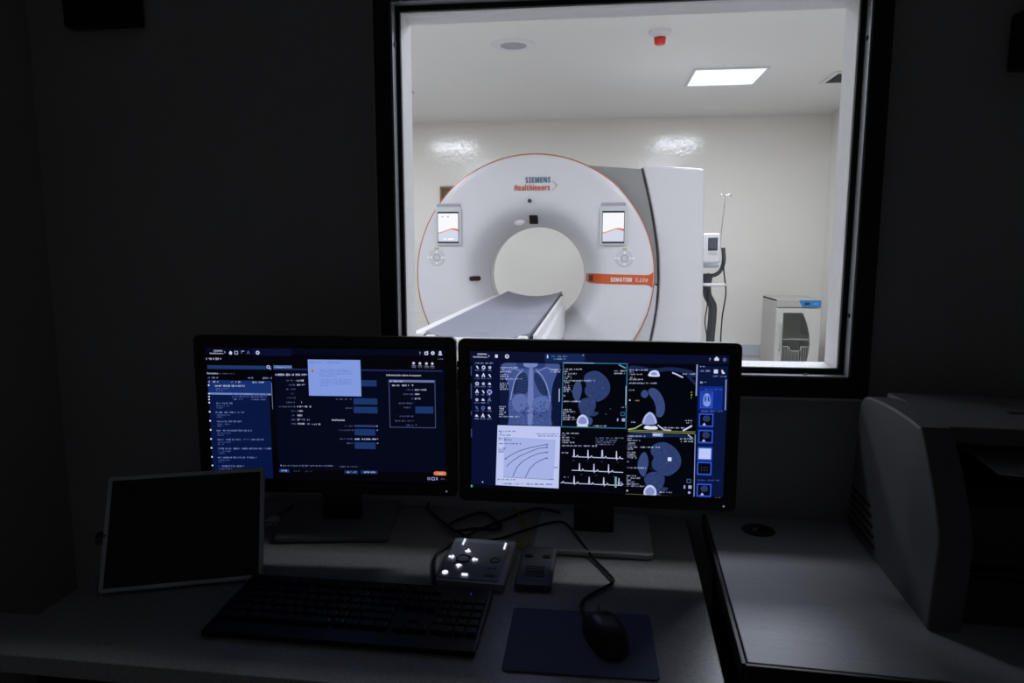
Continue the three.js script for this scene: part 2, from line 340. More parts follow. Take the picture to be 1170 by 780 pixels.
  // maker's name
  mesh('lettering', text('SIEMENS', 0.046, 0.205, font, 0.1), mats.teal, g, [-0.066, 1.868, 0.005]).userData.label = 'teal maker lettering';
  mesh('lettering', text('Healthineers', 0.048, 0.292), mats.textOrange, g, [-0.158, 1.805, 0.005]).userData.label = 'orange maker lettering';
  const dots = [];
  for (let i = 0; i < 4; i++) { dots.push(new THREE.SphereGeometry(0.0045, 8, 6).translate(0.158 + i * 0.012, 1.88 - i * 0.012, 0.006)); if (i) dots.push(new THREE.SphereGeometry(0.004, 8, 6).translate(0.194 - i * 0.012, 1.844 - i * 0.012, 0.006)); }
  mesh('dot_mark', mergeGeometries(dots), M(0xb9836f, 0.5), g);
  mesh('camera_eye', cyl(0.017, 0.006, 20).rotateX(Math.PI / 2), mats.seam, g, [-0.032, 1.722, 0.002]);
  // displays, each turned a little proud of the cover
  for (const [x, y, lit] of [[-0.716, 1.518, 0], [0.656, 1.516, 1]]) {
    const d = mesh('display', extrude(roundRect(0.222, 0.318, 0.022), 0.035, 0.008, 3).translate(0, 0, -0.012), mats.padGrey, g, [x, y, 0]); d.userData.label = 'tilted display housing';
    mesh('hood', rbox(0.2, 0.03, 0.02, 0.006), mats.padLine, d, [0, 0.17, 0.004]);
    mesh('bezel', rbox(0.182, 0.262, 0.006, 0.003), mats.screenBezel, d, [0, -0.012, 0.0235]);
    mesh('screen', new THREE.PlaneGeometry(0.172, 0.232), displayScreen(lit), d, [0, -0.012, 0.0275]);
  }
  // round control pads
  for (const [x, y] of [[-0.823, 1.256], [0.753, 1.251]]) {
    const p = mesh('control_pad', new THREE.LatheGeometry([[0, 0.004], [0.058, 0.004], [0.061, 0.006], [0.068, 0.006], [0.071, 0.002], [0.071, -0.004]].map(([a, b]) => new THREE.Vector2(a, b)), 40).rotateX(Math.PI / 2), mats.padGrey, g, [x, y, 0]);
    mesh('hub', new THREE.TorusGeometry(0.027, 0.003, 8, 28), mats.padLine, p, [0, 0, 0.004]);
    for (const [bx, by] of [[0.046, 0], [-0.046, 0], [0, 0.046], [0, -0.046], [0.07, 0], [-0.07, 0]]) mesh('button', cyl(0.0095, 0.004, 12).rotateX(Math.PI / 2), mats.textWhite, p, [bx, by, 0.006]);
    mesh('status_dot', rbox(0.034, 0.014, 0.005, 0.002), mats.greenDot, p, [0, 0.076, 0.003]);
  }
  // bore laser windows and the white dome
  const onBore = (name, mat, geo, a, r, tilt) => { const o = mesh(name, geo, mat, g, [r * Math.cos(R(a)), GY + r * Math.sin(R(a)), zAt(r) + 0.004]); o.rotation.set(0, 0, 0); o.lookAt(o.position.clone().add(g.position).add(V(-Math.cos(R(a)) * Math.sin(tilt), -Math.sin(R(a)) * Math.sin(tilt), Math.cos(tilt)))); return o; };
  onBore('laser_window', mats.darkGlass, rbox(0.075, 0.13, 0.012, 0.005), 91.5, 0.475, 1.0);
  onBore('laser_window', mats.darkGlass, extrude(roundRect(0.12, 0.04, 0.018), 0.012, 0.003), 183, 0.515, 0.85);
  onBore('dome', mats.textWhite, new THREE.SphereGeometry(0.05, 24, 16).scale(1, 0.8, 0.35), 107, 0.472, 0.9);
}
function displayScreen(k) {
  const c = document.createElement('canvas'); c.width = 166; c.height = 222; const x = c.getContext('2d');
  x.fillStyle = '#fbfcff'; x.fillRect(0, 0, 166, 222);
  x.fillStyle = '#d5d9ec'; x.beginPath(); x.moveTo(0, 158); x.bezierCurveTo(60, 135, 100, 120, 166, 128); x.lineTo(166, 222); x.lineTo(0, 222); x.fill();
  x.strokeStyle = '#e59a80'; x.lineWidth = 9; x.beginPath(); x.moveTo(0, 156); x.bezierCurveTo(60, 148, 90, 110, 166, 128); x.stroke();
  x.fillStyle = '#d96a50'; x.beginPath(); x.moveTo(95, 122); x.quadraticCurveTo(130, 112, 166, 128); x.lineTo(166, 142); x.quadraticCurveTo(130, 130, 95, 122); x.fill();
  if (!k) { x.fillStyle = '#9aa2b4'; x.fillRect(30, 22, 14, 8); x.fillRect(76, 20, 14, 10); x.fillStyle = '#ffffff'; x.fillRect(45, 196, 20, 12); x.fillRect(80, 196, 50, 12); }
  const t = new THREE.CanvasTexture(c); t.colorSpace = THREE.SRGBColorSpace;
  return new THREE.MeshStandardMaterial({ color: 0x050505, roughness: 0.4, emissive: 0xffffff, emissiveMap: t, emissiveIntensity: 1.15 });
}
// patient table
{
  const g = thing('patient_table', 'long white scanner table with grey-blue mat running into the bore', 'patient table', [-0.55, 0, 0]);
  const zn = -3.22, zf = -6.42, L = zn - zf;
  // trough cross-section (x,y) extruded along z
  const hw = 0.262, sag = (x) => 0.925 - 0.05 * (1 - Math.pow(Math.abs(x) / hw, 2)) ;
  const arcPts = (dy, w) => Array.from({ length: 25 }, (_, i) => { const x = -w + 2 * w * i / 24; return [x, sag(x) + dy]; });
  const ext = (pts, z0, z1, bev = 0) => extrude(poly(pts), z1 - z0, bev).translate(0, 0, z0);
  mesh('mattress', metreUV(ext([...arcPts(0.018, 0.25), ...arcPts(-0.012, 0.25).reverse()], zf, zn, 0.006)), mats.mattress, g).userData.label = 'grey-blue table mat';
  mesh('cradle', ext([...arcPts(-0.012, 0.262), ...arcPts(-0.05, 0.262).reverse()], zf - 0.05, zn - 0.02, 0.004), mats.white, g);
  mesh('rail', ext([[-0.345, 0.86], [-0.262, 0.875], [-0.258, 0.925], [-0.275, 0.932], [-0.33, 0.925], [-0.345, 0.9]], -5.95, zn + 0.02, 0.004), mats.white, g);
  mesh('rail', ext([[0.268, 0.875], [0.285, 0.875], [0.285, 0.93], [0.268, 0.93]], -5.9, zn + 0.02, 0.004), mats.white, g);
  mesh('groove', ext([[0.255, 0.88], [0.268, 0.88], [0.268, 0.922], [0.255, 0.922]], -6.2, zn, 0), mats.seam, g);
  mesh('fairing', ext([[-0.31, 0.6], [0.29, 0.6], [0.305, 0.66], [0.302, 0.86], [0.286, 0.875], [-0.3, 0.86]], -5.86, zn + 0.03, 0.012), mats.white, g).userData.label = 'white side fairing';
  mesh('end_cap', rbox(0.5, 0.05, 0.04, 0.018, 4), mats.white, g, [0, 0.89, zn + 0.03]);
  for (const x of [-0.22, 0.22]) mesh('handle', rbox(0.05, 0.03, 0.06, 0.013, 3), mats.whiteWarm, g, [x, 0.91, zn + 0.035]);
  mesh('trim_line', box(0.303, 0.308, 0.6, 0.615, -5.6, zn), mats.copper, g);
  mesh('pedestal', ext([[-0.24, 0], [0.24, 0], [0.2, 0.3], [0.22, 0.62], [-0.22, 0.62], [-0.2, 0.3]], -5.2, -3.9, 0.02), mats.white, g);
  mesh('foot_plate', rbox(0.62, 0.05, 1.9, 0.02, 3), mats.padGrey, g, [0, 0.025, -4.6]);
}
// contrast injector on stand
{
  const g = thing('contrast_injector', 'contrast injector with white head on a curved dark grey stand beside scanner', 'injector', [1.16, 0, -7.2]);
  const base = mesh('base', cyl(0.09, 0.05, 24), mats.standDark, g, [0.02, 0.085, 0]);
  for (let k = 0; k < 5; k++) {
    const a = k * Math.PI * 0.4 + 0.4;
    mesh('base_leg', tube([[0.02, 0.09, 0], [0.02 + 0.15 * Math.cos(a), 0.085, 0.15 * Math.sin(a)], [0.02 + 0.29 * Math.cos(a), 0.07, 0.29 * Math.sin(a)]], 0.018, 10), mats.standDark, g);
    mesh('caster', cyl(0.034, 0.022, 18).rotateX(Math.PI / 2), mats.cable, g, [0.02 + 0.29 * Math.cos(a), 0.034, 0.29 * Math.sin(a)]);
  }
  mesh('column', tube([[0.02, 0.1, 0], [0.025, 0.45, 0], [0.035, 0.66, 0], [0.03, 0.76, 0], [-0.02, 0.86, 0], [-0.03, 0.93, 0], [-0.025, 1.03, 0]], 0.042, 48, 14), mats.standDark, g);
  mesh('tray', extrude(roundRect(0.24, 0.2, 0.06), 0.03, 0.01, 3).rotateX(-Math.PI / 2), mats.white, g, [0.03, 0.955, 0]);
  mesh('collar', cyl(0.05, 0.07, 20), mats.seam, g, [-0.03, 1.045, 0]);
  mesh('arm', tube([[-0.03, 1.07, 0], [0.02, 1.06, 0], [0.09, 1.1, 0], [0.125, 1.2, 0], [0.115, 1.34, 0]], 0.02, 30, 10), mats.standDark, g);
  const h = mesh('head', extrude(roundRect(0.18, 0.3, 0.03), 0.13, 0.02, 4), mats.white, g, [-0.022, 1.335, -0.065], [0, 0.12, 0.02]);
  mesh('screen', rbox(0.095, 0.125, 0.006, 0.004), mats.screenBezel, h, [0.01, 0.04, 0.131]);
  mesh('screen_glass', rbox(0.078, 0.1, 0.004, 0.003), M(0x4a5058, 0.2), h, [0.01, 0.045, 0.134]);
  mesh('key_strip', rbox(0.09, 0.025, 0.004, 0.004), mats.padGrey, h, [0.01, -0.045, 0.131]);
  mesh('lower_panel', rbox(0.16, 0.035, 0.12, 0.01), M(0x9fa3ab, 0.4), g, [-0.01, 1.16, 0]);
  mesh('drip_pole', tube([[0.085, 1.32, 0.0], [0.092, 1.5, 0], [0.117, 1.845, 0]], 0.006, 20, 8), mats.chrome, g);
  mesh('drip_hook', tube([[0.065, 1.84, 0], [0.075, 1.862, 0], [0.117, 1.853, 0], [0.165, 1.86, 0], [0.172, 1.84, 0]], 0.006, 24, 8), mats.chrome, g);
  mesh('cord', tube([[0.115, 1.22, 0.03], [0.125, 1.08, 0.05], [0.15, 0.9, 0.05], [0.125, 0.65, 0.05], [0.12, 0.4, 0.04], [0.13, 0.15, 0.03]], 0.007, 40, 6), mats.cable, g);
  mesh('cord', tube([[-0.02, 0.92, 0.05], [-0.03, 0.75, 0.06], [-0.045, 0.6, 0.05], [-0.02, 0.45, 0.05], [-0.01, 0.3, 0.05]], 0.006, 40, 6), mats.cable, g);
}
// small fridge
{
  const g = thing('small_fridge', 'small grey fridge with glass door and blue control panel in the corner', 'fridge', [2.15, 0, -7.6]);
  const hw = 0.225, H = 0.8, dep = 0.6;
  const door0 = 0.7;
  // cabinet as panels so that the inside is hollow
  mesh('cabinet_side', rbox(0.03, H - 0.03, dep, 0.006), mats.fridge, g, [-hw + 0.015, 0.03 + (H - 0.03) / 2, -dep / 2 - 0.03]);
  mesh('cabinet_side', rbox(0.03, H - 0.03, dep, 0.006), mats.fridge, g, [hw - 0.015, 0.03 + (H - 0.03) / 2, -dep / 2 - 0.03]);
  mesh('cabinet_top', rbox(2 * hw, 0.03, dep + 0.02, 0.008), mats.fridge, g, [0, H - 0.015, -dep / 2 - 0.02]);
  mesh('cabinet_back', box(-hw + 0.03, hw - 0.03, 0.06, H - 0.03, -dep - 0.02, -dep), mats.fridgeInside, g);
  mesh('cabinet_floor', box(-hw + 0.03, hw - 0.03, 0.03, 0.06, -dep - 0.02, -0.04), mats.fridgeInside, g);
  mesh('control_fascia', rbox(2 * hw, H - 0.712, 0.04, 0.01), mats.fridge, g, [0, (H + 0.712) / 2, -0.015]);
  const bp = mesh('control_panel', extrude(poly([[-0.005, 0.075], [0.218, 0.075], [0.218, 0.002], [0.03, 0.002]]), 0.006, 0.001), mats.blue, g, [0.002, 0.716, 0.005]); bp.userData.label = 'blue control panel';
  mesh('readout', rbox(0.05, 0.026, 0.003, 0.001), M(0x0f2540, 0.3), bp, [0.075, 0.038, 0.006]);
  mesh('keypad', rbox(0.05, 0.02, 0.002, 0.001), M(0x5aa0d2, 0.4), bp, [0.16, 0.038, 0.006]);
  // door with a window that is straight on one side and bowed on the other
  const d = roundRect(2 * hw, 0.64, 0.012); const hole = new THREE.Path();
  hole.moveTo(-0.155, -0.28); hole.lineTo(-0.155, 0.27); hole.lineTo(0.04, 0.27); hole.quadraticCurveTo(0.14, 0.08, 0.13, -0.1); hole.quadraticCurveTo(0.125, -0.2, 0.1, -0.28); hole.closePath(); d.holes.push(hole);
  const door = mesh('door', extrude(d, 0.045, 0.006, 2, 20), mats.fridgeDoor, g, [0, 0.385, -0.04]);
  mesh('pane', box(-0.17, 0.145, -0.29, 0.28, 0.02, 0.022), P(0xecefeb, 0.02, { transmission: 1, thickness: 0 }), door).userData.label = 'tinted door glass';
  mesh('handle', tube([[-0.185, 0.16, 0.04], [-0.185, 0.15, 0.07], [-0.185, -0.12, 0.07], [-0.185, -0.13, 0.04]], 0.009, 30, 8), mats.fridge, door);
  mesh('shelf', box(-hw + 0.03, hw - 0.03, 0.36, 0.372, -dep + 0.02, -0.06), mats.white, g);
  const wires = [];
  for (let k = 0; k < 15; k++) { const x = -0.17 + k * 0.0235, top = Math.abs(x) < 0.055 ? 0.245 : 0.28; wires.push(box(x - 0.003, x + 0.003, 0.12, top, -0.075, -0.069)); }
  const bk = mesh('basket', mergeGeometries(wires), mats.textWhite, g); bk.userData.label = 'white wire basket';
  mesh('basket_rim', mergeGeometries([tube([[-0.18, 0.28, -0.072], [-0.06, 0.28, -0.072], [-0.055, 0.247, -0.072], [0.055, 0.247, -0.072], [0.06, 0.28, -0.072], [0.18, 0.28, -0.072]], 0.006, 60, 6), tube([[-0.18, 0.12, -0.072], [0.18, 0.12, -0.072]], 0.006, 4, 6)]), mats.textWhite, bk);
  for (const [x, z] of [[-0.19, -0.07], [0.19, -0.07], [-0.19, -0.58], [0.19, -0.58]]) mesh('foot', cyl(0.02, 0.03, 16), mats.seam, g, [x, 0.015, z]);
  const c = mesh('power_cord', tube([[2.40, 0.05, -8.25], [2.44, 0.16, -8.3], [2.5, 0.3, -8.35], [2.58, 0.36, -8.45], [2.62, 0.2, -8.55]], 0.008, 30, 6), mats.cable, scene);
  tag(c, 'dark power cord looping in the corner behind the small fridge', 'cord');
}
// wooden frame on the far wall
{
  const g = thing('wall_frame', 'small brown wooden frame on the wall behind the scanner rim', 'picture frame', [-1.815, 1.985, FAR]);
  for (const s of [-1, 1]) { mesh('frame_rail', rbox(0.26, 0.028, 0.03, 0.004), mats.wood, g, [0, s * 0.106, 0.015]); mesh('frame_rail', rbox(0.022, 0.186, 0.03, 0.004), mats.wood, g, [s * 0.119, 0, 0.015]); }
  mesh('backing', box(-0.11, 0.11, -0.095, 0.095, 0, 0.008), mats.woodDark, g);
}

// ---------------------------------------------------------------- control room: desks
const DL = 0.72, DR = 0.74;
{
  const g = thing('control_desk', 'long speckled pale grey desk carrying the two monitors', 'desk');
  // plan outline (x, -z)
  const plan = poly([[-0.922, 1.555], [0.215, 1.555], [0.19, 0.862], [-1.325, 0.885], [-1.325, 0.99], [-0.922, 0.99]].map(([x, z]) => [x, z]));
  mesh('desktop', metreUV(extrude(plan, 0.03, 0.002).rotateX(-Math.PI / 2).translate(0, DL - 0.03, 0)), mats.desk, g);
  for (const x of [-1.31, -0.88, 0.13]) mesh('leg_panel', box(x - 0.012, x + 0.012, 0, DL - 0.03, x < -1 ? -0.97 : -1.5, -0.92), mats.deskLeg, g);
  const g2 = thing('side_desk', 'separate higher grey desk with black edging under the printer', 'desk', [0.238, 0, -1.24], R(-3));
  mesh('desktop', metreUV(rbox(1.3, 0.028, 0.57, 0.002)), mats.deskGrey, g2, [0.65 + 0.004, DR - 0.014, -0.004]);
  mesh('edge_band', rbox(0.008, 0.034, 0.575, 0.002), mats.edgeBlack, g2, [-0.001, DR - 0.0185, -0.004]).userData.label = 'black desk edging';
  mesh('edge_band', rbox(1.3, 0.034, 0.008, 0.002), mats.edgeBlack, g2, [0.65, DR - 0.0185, 0.284]).userData.label = 'black desk edging';
  for (const x of [0.03, 1.25]) mesh('leg_panel', box(x - 0.012, x + 0.012, 0, DR - 0.03, -0.25, 0.24), mats.edgeBlack, g2);
  const gr = thing('cable_grommet', 'round dark cable grommet set into the side desk', 'grommet', [0.352, DR, -1.447]);
  mesh('rim', new THREE.LatheGeometry([[0.012, 0.0015], [0.028, 0.003], [0.032, 0.002], [0.034, 0]].map(([a, b]) => new THREE.Vector2(a, b)), 36), mats.printerDark, gr, [0, 0.0005, 0]);
  mesh('opening', cyl(0.0145, 0.0045, 24), mats.gasket, gr, [0.012, 0.0028, 0.006]).scale.set(1.1, 1, 0.8);
}

// ---------------------------------------------------------------- monitor screens (flat print)
function quadMap([tl, tr, br, bl], W, H) {     // photo pixel -> canvas pixel
  return (px, py) => {
    let u = 0.5, v = 0.5;
    for (let k = 0; k < 6; k++) {
      const L = tl[0] + (bl[0] - tl[0]) * v, Rr = tr[0] + (br[0] - tr[0]) * v; u = (px - L) / (Rr - L);
      const T = tl[1] + (tr[1] - tl[1]) * u, B = bl[1] + (br[1] - bl[1]) * u; v = (py - T) / (B - T);
    }
    return [u * W, v * H];
  };
}
function painter(quad) {
  const W = 1240, H = 698, c = document.createElement('canvas'); c.width = W; c.height = H; const x = c.getContext('2d'), q = quadMap(quad, W, H), K = 4.2;
  const o = { x, q, K, W, H,
    rect(x0, y0, x1, y1, col) { const [a, b] = q(x0, y0), [d, e] = q(x1, y1); x.fillStyle = col; x.fillRect(a, b, d - a, e - b); },
    frame(x0, y0, x1, y1, col, w = 2) { const [a, b] = q(x0, y0), [d, e] = q(x1, y1); x.strokeStyle = col; x.lineWidth = w; x.strokeRect(a, b, d - a, e - b); },
    path(pts, col, fill, w = 2) { x.beginPath(); pts.forEach(([a, b], i) => { const [u, v] = q(a, b); i ? x.lineTo(u, v) : x.moveTo(u, v); }); if (fill) { x.fillStyle = col; x.fill(); } else { x.strokeStyle = col; x.lineWidth = w; x.stroke(); } },
    blob(pts, col) { const m = pts.map(([a, b]) => q(a, b)), n = m.length; x.beginPath(); for (let i = 0; i < n; i++) { const a = m[i], b = m[(i + 1) % n], mid = [(a[0] + b[0]) / 2, (a[1] + b[1]) / 2]; i ? x.quadraticCurveTo(a[0], a[1], mid[0], mid[1]) : x.moveTo(mid[0], mid[1]); } const a = m[0], b = m[1]; x.quadraticCurveTo(a[0], a[1], (a[0] + b[0]) / 2, (a[1] + b[1]) / 2); x.fillStyle = col; x.fill(); },
    dot(px, py, r, col) { const [a, b] = q(px, py); x.fillStyle = col; x.beginPath(); x.arc(a, b, r * K, 0, 7); x.fill(); },
    ring(px, py, r, col, w = 2) { const [a, b] = q(px, py); x.strokeStyle = col; x.lineWidth = w; x.beginPath(); x.arc(a, b, r * K, 0, 7); x.stroke(); },
    word(str, px, py, h, col, align = 'left', weight = 'bold') { const [a, b] = q(px, py); x.font = `${weight} ${h * K}px sans-serif`; x.textAlign = align; x.textBaseline = 'middle'; x.fillStyle = col; x.fillText(str, a, b); },
    // small print too small to read: rows of short strokes
    print(x0, x1, py, h, col, dens = 0.72) { const [a, b] = q(x0, py), [d, e] = q(x1, py); x.fillStyle = col; let u = a; while (u < d) { const word = 3 + Math.floor(rnd() * 7); for (let k = 0; k < word && u < d; k++) { const w = h * K * (0.16 + rnd() * 0.12), t = h * K * (0.55 + rnd() * 0.45), y = b + (e - b) * (u - a) / (d - a || 1); if (rnd() < dens) x.fillRect(u, y - t / 2, w, t); if (rnd() < 0.5) x.fillRect(u, y - h * K * 0.12 + (rnd() - 0.5) * h * K * 0.5, h * K * 0.4, h * K * 0.2); u += h * K * 0.46; } u += h * K * 0.5; } },
    tex() { const t = new THREE.CanvasTexture(c); t.colorSpace = THREE.SRGBColorSpace; return t; },
  };
  return o;
}
function worklistScreen() {
  const s = painter([[234.5, 394], [511, 397.5], [508.5, 559], [242, 553]]); const { x, W, H } = s;
  x.fillStyle = '#010106'; x.fillRect(0, 0, W, H);
  s.rect(234, 395, 511, 406, '#03051a'); s.rect(290, 396.5, 336, 405.5, '#070d30');
  const w = '#c9cce6', g = '#8f97c0', dim = '#5a6492';
  s.word('SIEMENS', 255.5, 398.9, 2.7, w, 'right'); s.word('Healthineers', 256, 401.8, 2.7, w, 'right'); s.path([[257.2, 399.4], [258.6, 400.6], [257.2, 402]], g, false, 3);
  s.path([[262.5, 401.5], [264.8, 398.8], [267, 401.5], [266.4, 401.5], [266.4, 403.4], [263.2, 403.4], [263.2, 401.5]], w, true);
  s.frame(269.6, 399.6, 273.2, 403, g, 5); s.path([[277, 399.5], [281, 399.5]], g, false, 5); s.path([[277.6, 402.6], [277.6, 400.5]], dim, false, 5); s.path([[284, 403], [285.5, 399.4], [287, 403]], dim, false, 4);
  s.ring(296.5, 401.4, 1.7, w, 6);
  s.word('?', 483, 402.5, 5, g, 'center'); s.frame(488.6, 401.2, 491.6, 404, w, 5); s.dot(491.4, 400.8, 0.9, w); s.ring(497.4, 402.4, 1.5, w, 7); s.dot(505.8, 401.4, 1.6, w); s.rect(503.8, 403, 507.8, 405, w);
  s.print(236, 253.5, 408.4, 3.2, w); s.print(503, 509, 409.4, 2, g);
  for (const [a, b] of [[475.5, 414.2], [482.6, 414.4], [490, 414.6], [496.6, 414.8]]) { s.dot(a, b, 1.6, w); s.rect(a - 2.4, b + 2.6, a + 2.4, b + 3.4, g); s.print(a - 2.4, a + 2.4, b + 4.8, 1.5, g); }
  s.rect(237, 415.8, 312.5, 421.4, '#1c3467'); s.ring(308.6, 418.2, 1.7, w, 4); s.path([[309.8, 419.4], [311.6, 421.2]], w, false, 4);
  s.rect(314.6, 416.2, 336.2, 421.4, '#536da8'); s.print(317, 334, 419, 2.6, '#8ea4d2');
  s.word('Pacientes', 236.6, 425.6, 3.0, w); s.print(250, 270, 426, 1.8, dim); s.print(237, 249, 430.8, 2.5, g); s.print(285, 293, 431.2, 2.4, g); s.print(300, 312, 431.4, 3, g);
  s.rect(237.5, 433.6, 312.4, 553, '#06153f'); s.rect(237.5, 433.6, 312.4, 450, '#142e6a');
  s.print(238, 240, 435.6, 2.6, w); s.print(244, 251, 435.6, 2.4, w); s.print(265, 277, 436, 2.4, w); s.print(288, 303, 436.4, 2.4, w);
  const names = [[440.2, 28, 2.8], [461, 20, 2.6], [472, 33, 2.6], [483, 30, 2.6], [494, 42, 2.6], [505, 54, 2.6], [516, 62, 2.6], [527, 44, 2.6], [537.5, 30, 2.6]];
  names.forEach(([y, len, h], i) => {
    const x0 = 246 + i * 0.35; s.dot(238.6 + i * 0.42, y - 0.4, 1.1, '#dfe3f6'); s.print(x0, x0 + (i ? len : 35), y + 0.4, h, i ? '#7d8cc4' : '#d3d8f0'); s.print(x0 + 1, x0 + 16, y + 3.6, 1.8, '#5f70ae'); s.print(x0 + 1, x0 + 8, y + 6, 1.8, '#6675b0');
  });
  s.rect(239.5, 448.6, 311.5, 452, '#6f88c6'); s.print(266, 279, 450.4, 2.2, '#2a3f80'); s.print(288, 308, 450.6, 2.2, '#2a3f80'); s.print(266, 285, 453.6, 2, '#7485c0'); s.print(288, 306, 453.8, 2, '#7485c0'); s.print(267, 278, 456.6, 2, '#7485c0'); s.print(288, 305, 457, 2, '#7485c0');
  for (const y of [449.8, 453.4, 456.8]) s.dot(238.9, y, 1.0, '#e6e9f8');
  s.rect(311.8, 437, 313.2, 469, '#8ea0cf');
  s.rect(315.4, 422, 507.5, 546, '#020518'); s.rect(315.4, 421.8, 508, 422.4, '#1b2450');
  s.print(316.8, 353, 427.4, 3.2, w);
  [[434.4, 10, 8, 1], [439.6, 7, 10, 1], [444.6, 10, 0, 0], [450, 5, 0, 0], [455, 9, 0, 0], [460.4, 11, 7, 1], [465.6, 19, 17, 1], [470.8, 5, 6, 1], [476, 4, 5, 1], [481.2, 5, 8, 1], [486.2, 5, 8, 1]].forEach(([y, a, b]) => { s.print(339.4 - a, 339.4, y, 2.4, dim); if (b) s.print(341.4, 341.4 + b, y, 2.8, w); });
  s.print(352.5, 355, 481.4, 2.4, g); s.print(352.5, 355, 486.4, 2.4, g); s.print(358, 368, 486.8, 2.6, w);
  const F = '#1a3468';
  s.rect(412, 434, 433, 441.6, F); s.rect(406, 455.4, 433.2, 463.4, F); s.rect(406, 465.6, 433.2, 473.8, F); s.print(386, 404, 456.6, 2.2, dim); s.print(397, 404, 467.4, 2.2, dim);
  s.word('Institución', 380.6, 481.6, 3.1, w);
  s.rect(406.4, 487.6, 433, 490.4, '#2c3e70'); s.rect(406.4, 492.4, 430, 500.6, F); s.rect(406.4, 503.4, 430.4, 506, '#0d1a44'); s.print(406.6, 430, 504.8, 2.6, '#e2e5f5'); s.rect(406.4, 508.4, 430, 517, F);
  for (const [y, a] of [[489, 9], [494, 16], [504.6, 15], [509.8, 7]]) { s.print(404.5 - a, 404.5, y, 2.2, dim); s.dot(432.4, y, 0.8, g); }
  s.word('Información sobre el examen', 444, 428.2, 3.0, w);
  s.frame(447, 433.8, 498.2, 491.2, '#4d5a8c', 3); s.rect(447, 433.8, 498.2, 437.2, '#66719f'); s.print(448, 462, 435.6, 2, '#c9cce6'); s.print(450.5, 474, 440.4, 2.8, w);
  [[445.6, 9, 13], [450.8, 11, 6], [456.2, 2, 6], [461.6, 17, 0], [466.8, 11, 0], [477.2, 16, 0], [482.8, 21, 0], [488, 9, 1.4]].forEach(([y, a, b]) => { s.print(474 - a, 474, y, 2.2, dim); if (b) s.print(476, 476 + b, y, 2.6, w); });
  s.rect(476, 465.4, 496.2, 474, F);
  s.rect(354.4, 409.4, 415.2, 453.4, '#7f97dd'); s.print(356, 395, 413.2, 2.2, '#5a70bc'); s.dot(359.8, 423.2, 2.3, '#b58a78'); s.path([[359.8, 421.9], [359.8, 423.6]], '#5b3330', false, 5); s.dot(359.8, 424.4, 0.4, '#5b3330');
  for (const [y, l] of [[422, 34], [424.2, 38], [426.6, 38], [429, 18], [433.6, 37], [436, 38], [438.4, 37], [440.6, 10]]) s.print(368, 368 + l, y, 1.7, '#5d74bd');
  s.dot(321.6, 537, 0.9, g); s.print(324, 382, 537.4, 2.2, '#7d86ae'); s.print(388, 410, 538.4, 2.2, '#5c668f');
  s.rect(319.4, 541.6, 331, 545.6, '#1d3a78'); s.print(322, 329, 543.4, 2.6, w); s.print(335, 344, 544, 2.2, '#3a436c'); s.print(348, 357, 544.2, 2.2, '#3a436c');
  for (const [a, b] of [[394, 409.5], [412.6, 431.4]]) { s.rect(a, 542.8, b, 547.6, '#12305f'); s.print(a + 2.5, b - 2.5, 545.2, 2.6, w); }
  s.rect(496.6, 544, 507, 549.2, '#d3754f'); s.dot(496.8, 546.6, 2.55, '#d3754f'); s.dot(506.8, 546.8, 2.55, '#d3754f'); s.print(499.6, 505, 546.8, 2, '#ecc0aa');
  s.ring(489, 553, 1.5, g, 4); s.frame(492.2, 551.6, 495.4, 554.6, g, 4); s.rect(497.2, 551.4, 498.8, 554.8, g); s.print(502, 507, 553.4, 2, dim);
  return s.tex();
}
